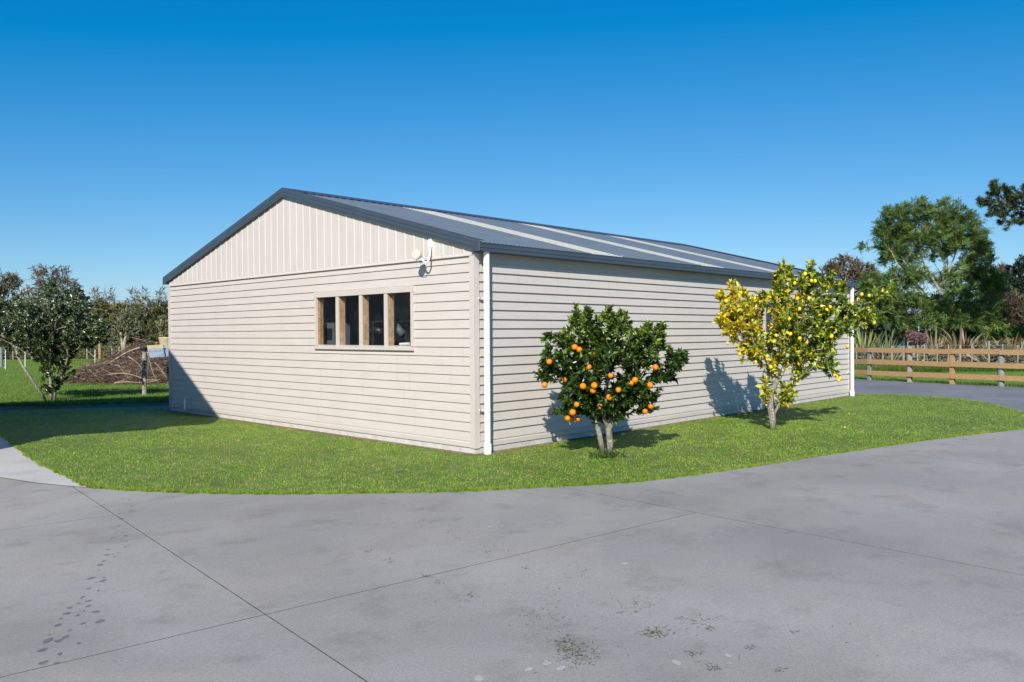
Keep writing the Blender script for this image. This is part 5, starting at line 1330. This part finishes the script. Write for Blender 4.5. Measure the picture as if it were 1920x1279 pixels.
o = sticks(2600, (0.3, 1.0), 0.0075, 1).build('brushwood', 'stick_brown', pile); o['kind'] = 'stuff'
o = sticks(260, (0.4, 1.1), 0.009, 2).build('pale_sticks', 'stick_pale', pile); o['kind'] = 'stuff'
# dark heart of the heap
b = MB(); rings = []
for i in range(11):
    s = i / 10; h = pile_h(s) * 0.72 + 0.02; hw = (0.45 + 0.9 * pile_h(s)) * 0.62; c_ = A_ + ax * s * LN
    rings.append([tuple(c_ + cr_ * hw * math.cos(PI * k / 8) * r.uniform(0.85, 1.1) + np.array([0, 0, -0.05 + h * math.sin(PI * k / 8) * r.uniform(0.85, 1.1)])) for k in range(9)])
b.loft(rings, True); b.build('litter_core', 'stick_brown', pile)
# the long pole on the sloping left side
pts = [px(137, 717.5, 26.6), px(170, 703, 26.3), px(205, 681, 25.9), px(240, 660, 25.5), px(262, 652, 25.2)]; pts[0][2] = 0.03
b = MB(); b.tube(smooth_line(pts, 3), 0.03, 8); b.build('long_pole', 'stick_pale', pile, smooth=True)
for pts_, rd in (([(240, 668), (252, 676), (262, 686), (268, 697)], 0.03), ([(205, 702), (230, 700), (255, 705), (275, 712), (300, 712)], 0.035), ([(276, 660), (281, 678), (287, 700), (297, 718)], 0.03), ([(290, 680), (300, 690), (308, 702), (314, 712)], 0.028), ([(215, 718), (240, 716), (270, 718), (300, 712)], 0.035), ([(222, 684), (232, 698), (245, 712)], 0.022)):
    b = MB(); b.tube(smooth_line([px(x, y, 23.4) for x, y in pts_], 3), [0.5 * rd * (1 - 0.5 * i / (3 * (len(pts_) - 1))) for i in range(3 * (len(pts_) - 1) + 1)], 6); b.build('branch', 'stick_pale', pile, smooth=True)
# iron sheets and planks thrown on top
def slab_between(name, c4, th, mat, label, cat, ribs=0):
    c4 = [np.array(c_) for c_ in c4]; nrm = unit(np.cross(c4[1] - c4[0], c4[3] - c4[0])); b = MB()
    if ribs:
        t_ = np.linspace(0, 1, ribs * 6 + 1); off = 0.010 * np.cos(t_ * ribs * 2 * PI)
        r0 = [c4[0] * (1 - a) + c4[1] * a + nrm * o_ for a, o_ in zip(t_, off)]; r1 = [c4[3] * (1 - a) + c4[2] * a + nrm * o_ for a, o_ in zip(t_, off)]
        b.loft([r0, r1], False); b.loft([[p - nrm * 0.003 for p in r1], [p - nrm * 0.003 for p in r0]], False)
    else: b.loft([c4, [p + nrm * th for p in c4]])
    return tag(b.build(name, mat, origin=tuple(c4[0])), label, cat)
slab_between('iron_sheet', [px(276, 655, 24.6), px(306, 653, 24.3), px(309, 669, 23.5), px(281, 671, 23.9)], 0.01, 'old_iron_sheet', 'grey iron sheet lying tilted on the brush pile', 'sheet', 7)
slab_between('iron_sheet', [px(306, 650, 24.8), px(335, 640, 24.6), px(338, 668, 23.6), px(309, 668, 23.9)], 0.01, 'old_iron_sheet', 'second iron sheet on the pile running behind the shed corner', 'sheet', 7)
slab_between('plank', [px(275, 648, 24.7), px(305, 646, 24.4), px(306, 653, 24.3), px(277, 654.5, 24.6)], 0.05, 'mossy_plank', 'mossy pale plank lying along the top of the iron sheet', 'plank')
b = MB(); c_ = px(312, 640, 25.2); b.tube([c_ + np.array([0, 0, -0.17]), c_ + np.array([0, 0, 0.10]), c_ + np.array([0, 0, 0.13])], [0.17, 0.23, 0.21], 16)
tag(b.build('cut_stump', 'pale_wood', origin=tuple(c_)), 'pale sawn log end perched on the pile by the shed', 'log')

# ================================================================== LOW BUILDING UNDER THE TREES
bl = empty('verandah_building', tuple(gnd(1660, 46)), 'low dark building with pale verandah posts under the trees', 'building')
def bp(x, z, D): p = gnd(x, D); return np.array([p[0], p[1], z])
def quadbox(name, x0, x1, z0, z1, D, th, mat, parent=bl):
    a, c_ = bp(x0, 0, D), bp(x1, 0, D); d = unit(c_ - a); nn = np.array([-d[1], d[0], 0]); nn = nn if nn @ FW > 0 else -nn
    b = MB(); ring = lambda z: [(*(a[:2]), z), (*(c_[:2]), z), (*((c_ + nn * th)[:2]), z), (*((a + nn * th)[:2]), z)]
    b.loft([ring(z0), ring(z1)]); return b.build(name, mat, parent)
quadbox('wall', 1612, 1745, -0.1, 2.3, 47.5, 4.0, 'verandah_wall')
for x in (1630, 1650, 1668, 1695, 1722): quadbox('post', x - 1.6, x + 1.6, -0.1, 2.15, 45.5, 0.1, 'white_plastic')
rb = MB(); q0, q1 = bp(1606, 2.15, 45.2), bp(1750, 2.15, 45.2); q2, q3 = bp(1750, 3.1, 50), bp(1606, 3.1, 50); upv = np.array([0, 0, 0.12])
rb.loft([[q0, q1, q2, q3], [q0 + upv, q1 + upv, q2 + upv, q3 + upv]]); rb.build('roof', 'old_iron_sheet', bl)
for (x0, x1) in ((1634, 1646), (1654, 1664), (1674, 1690)):
    quadbox('window', x0, x1, 0.9, 1.9, 47.44, 0.05, 'glass')
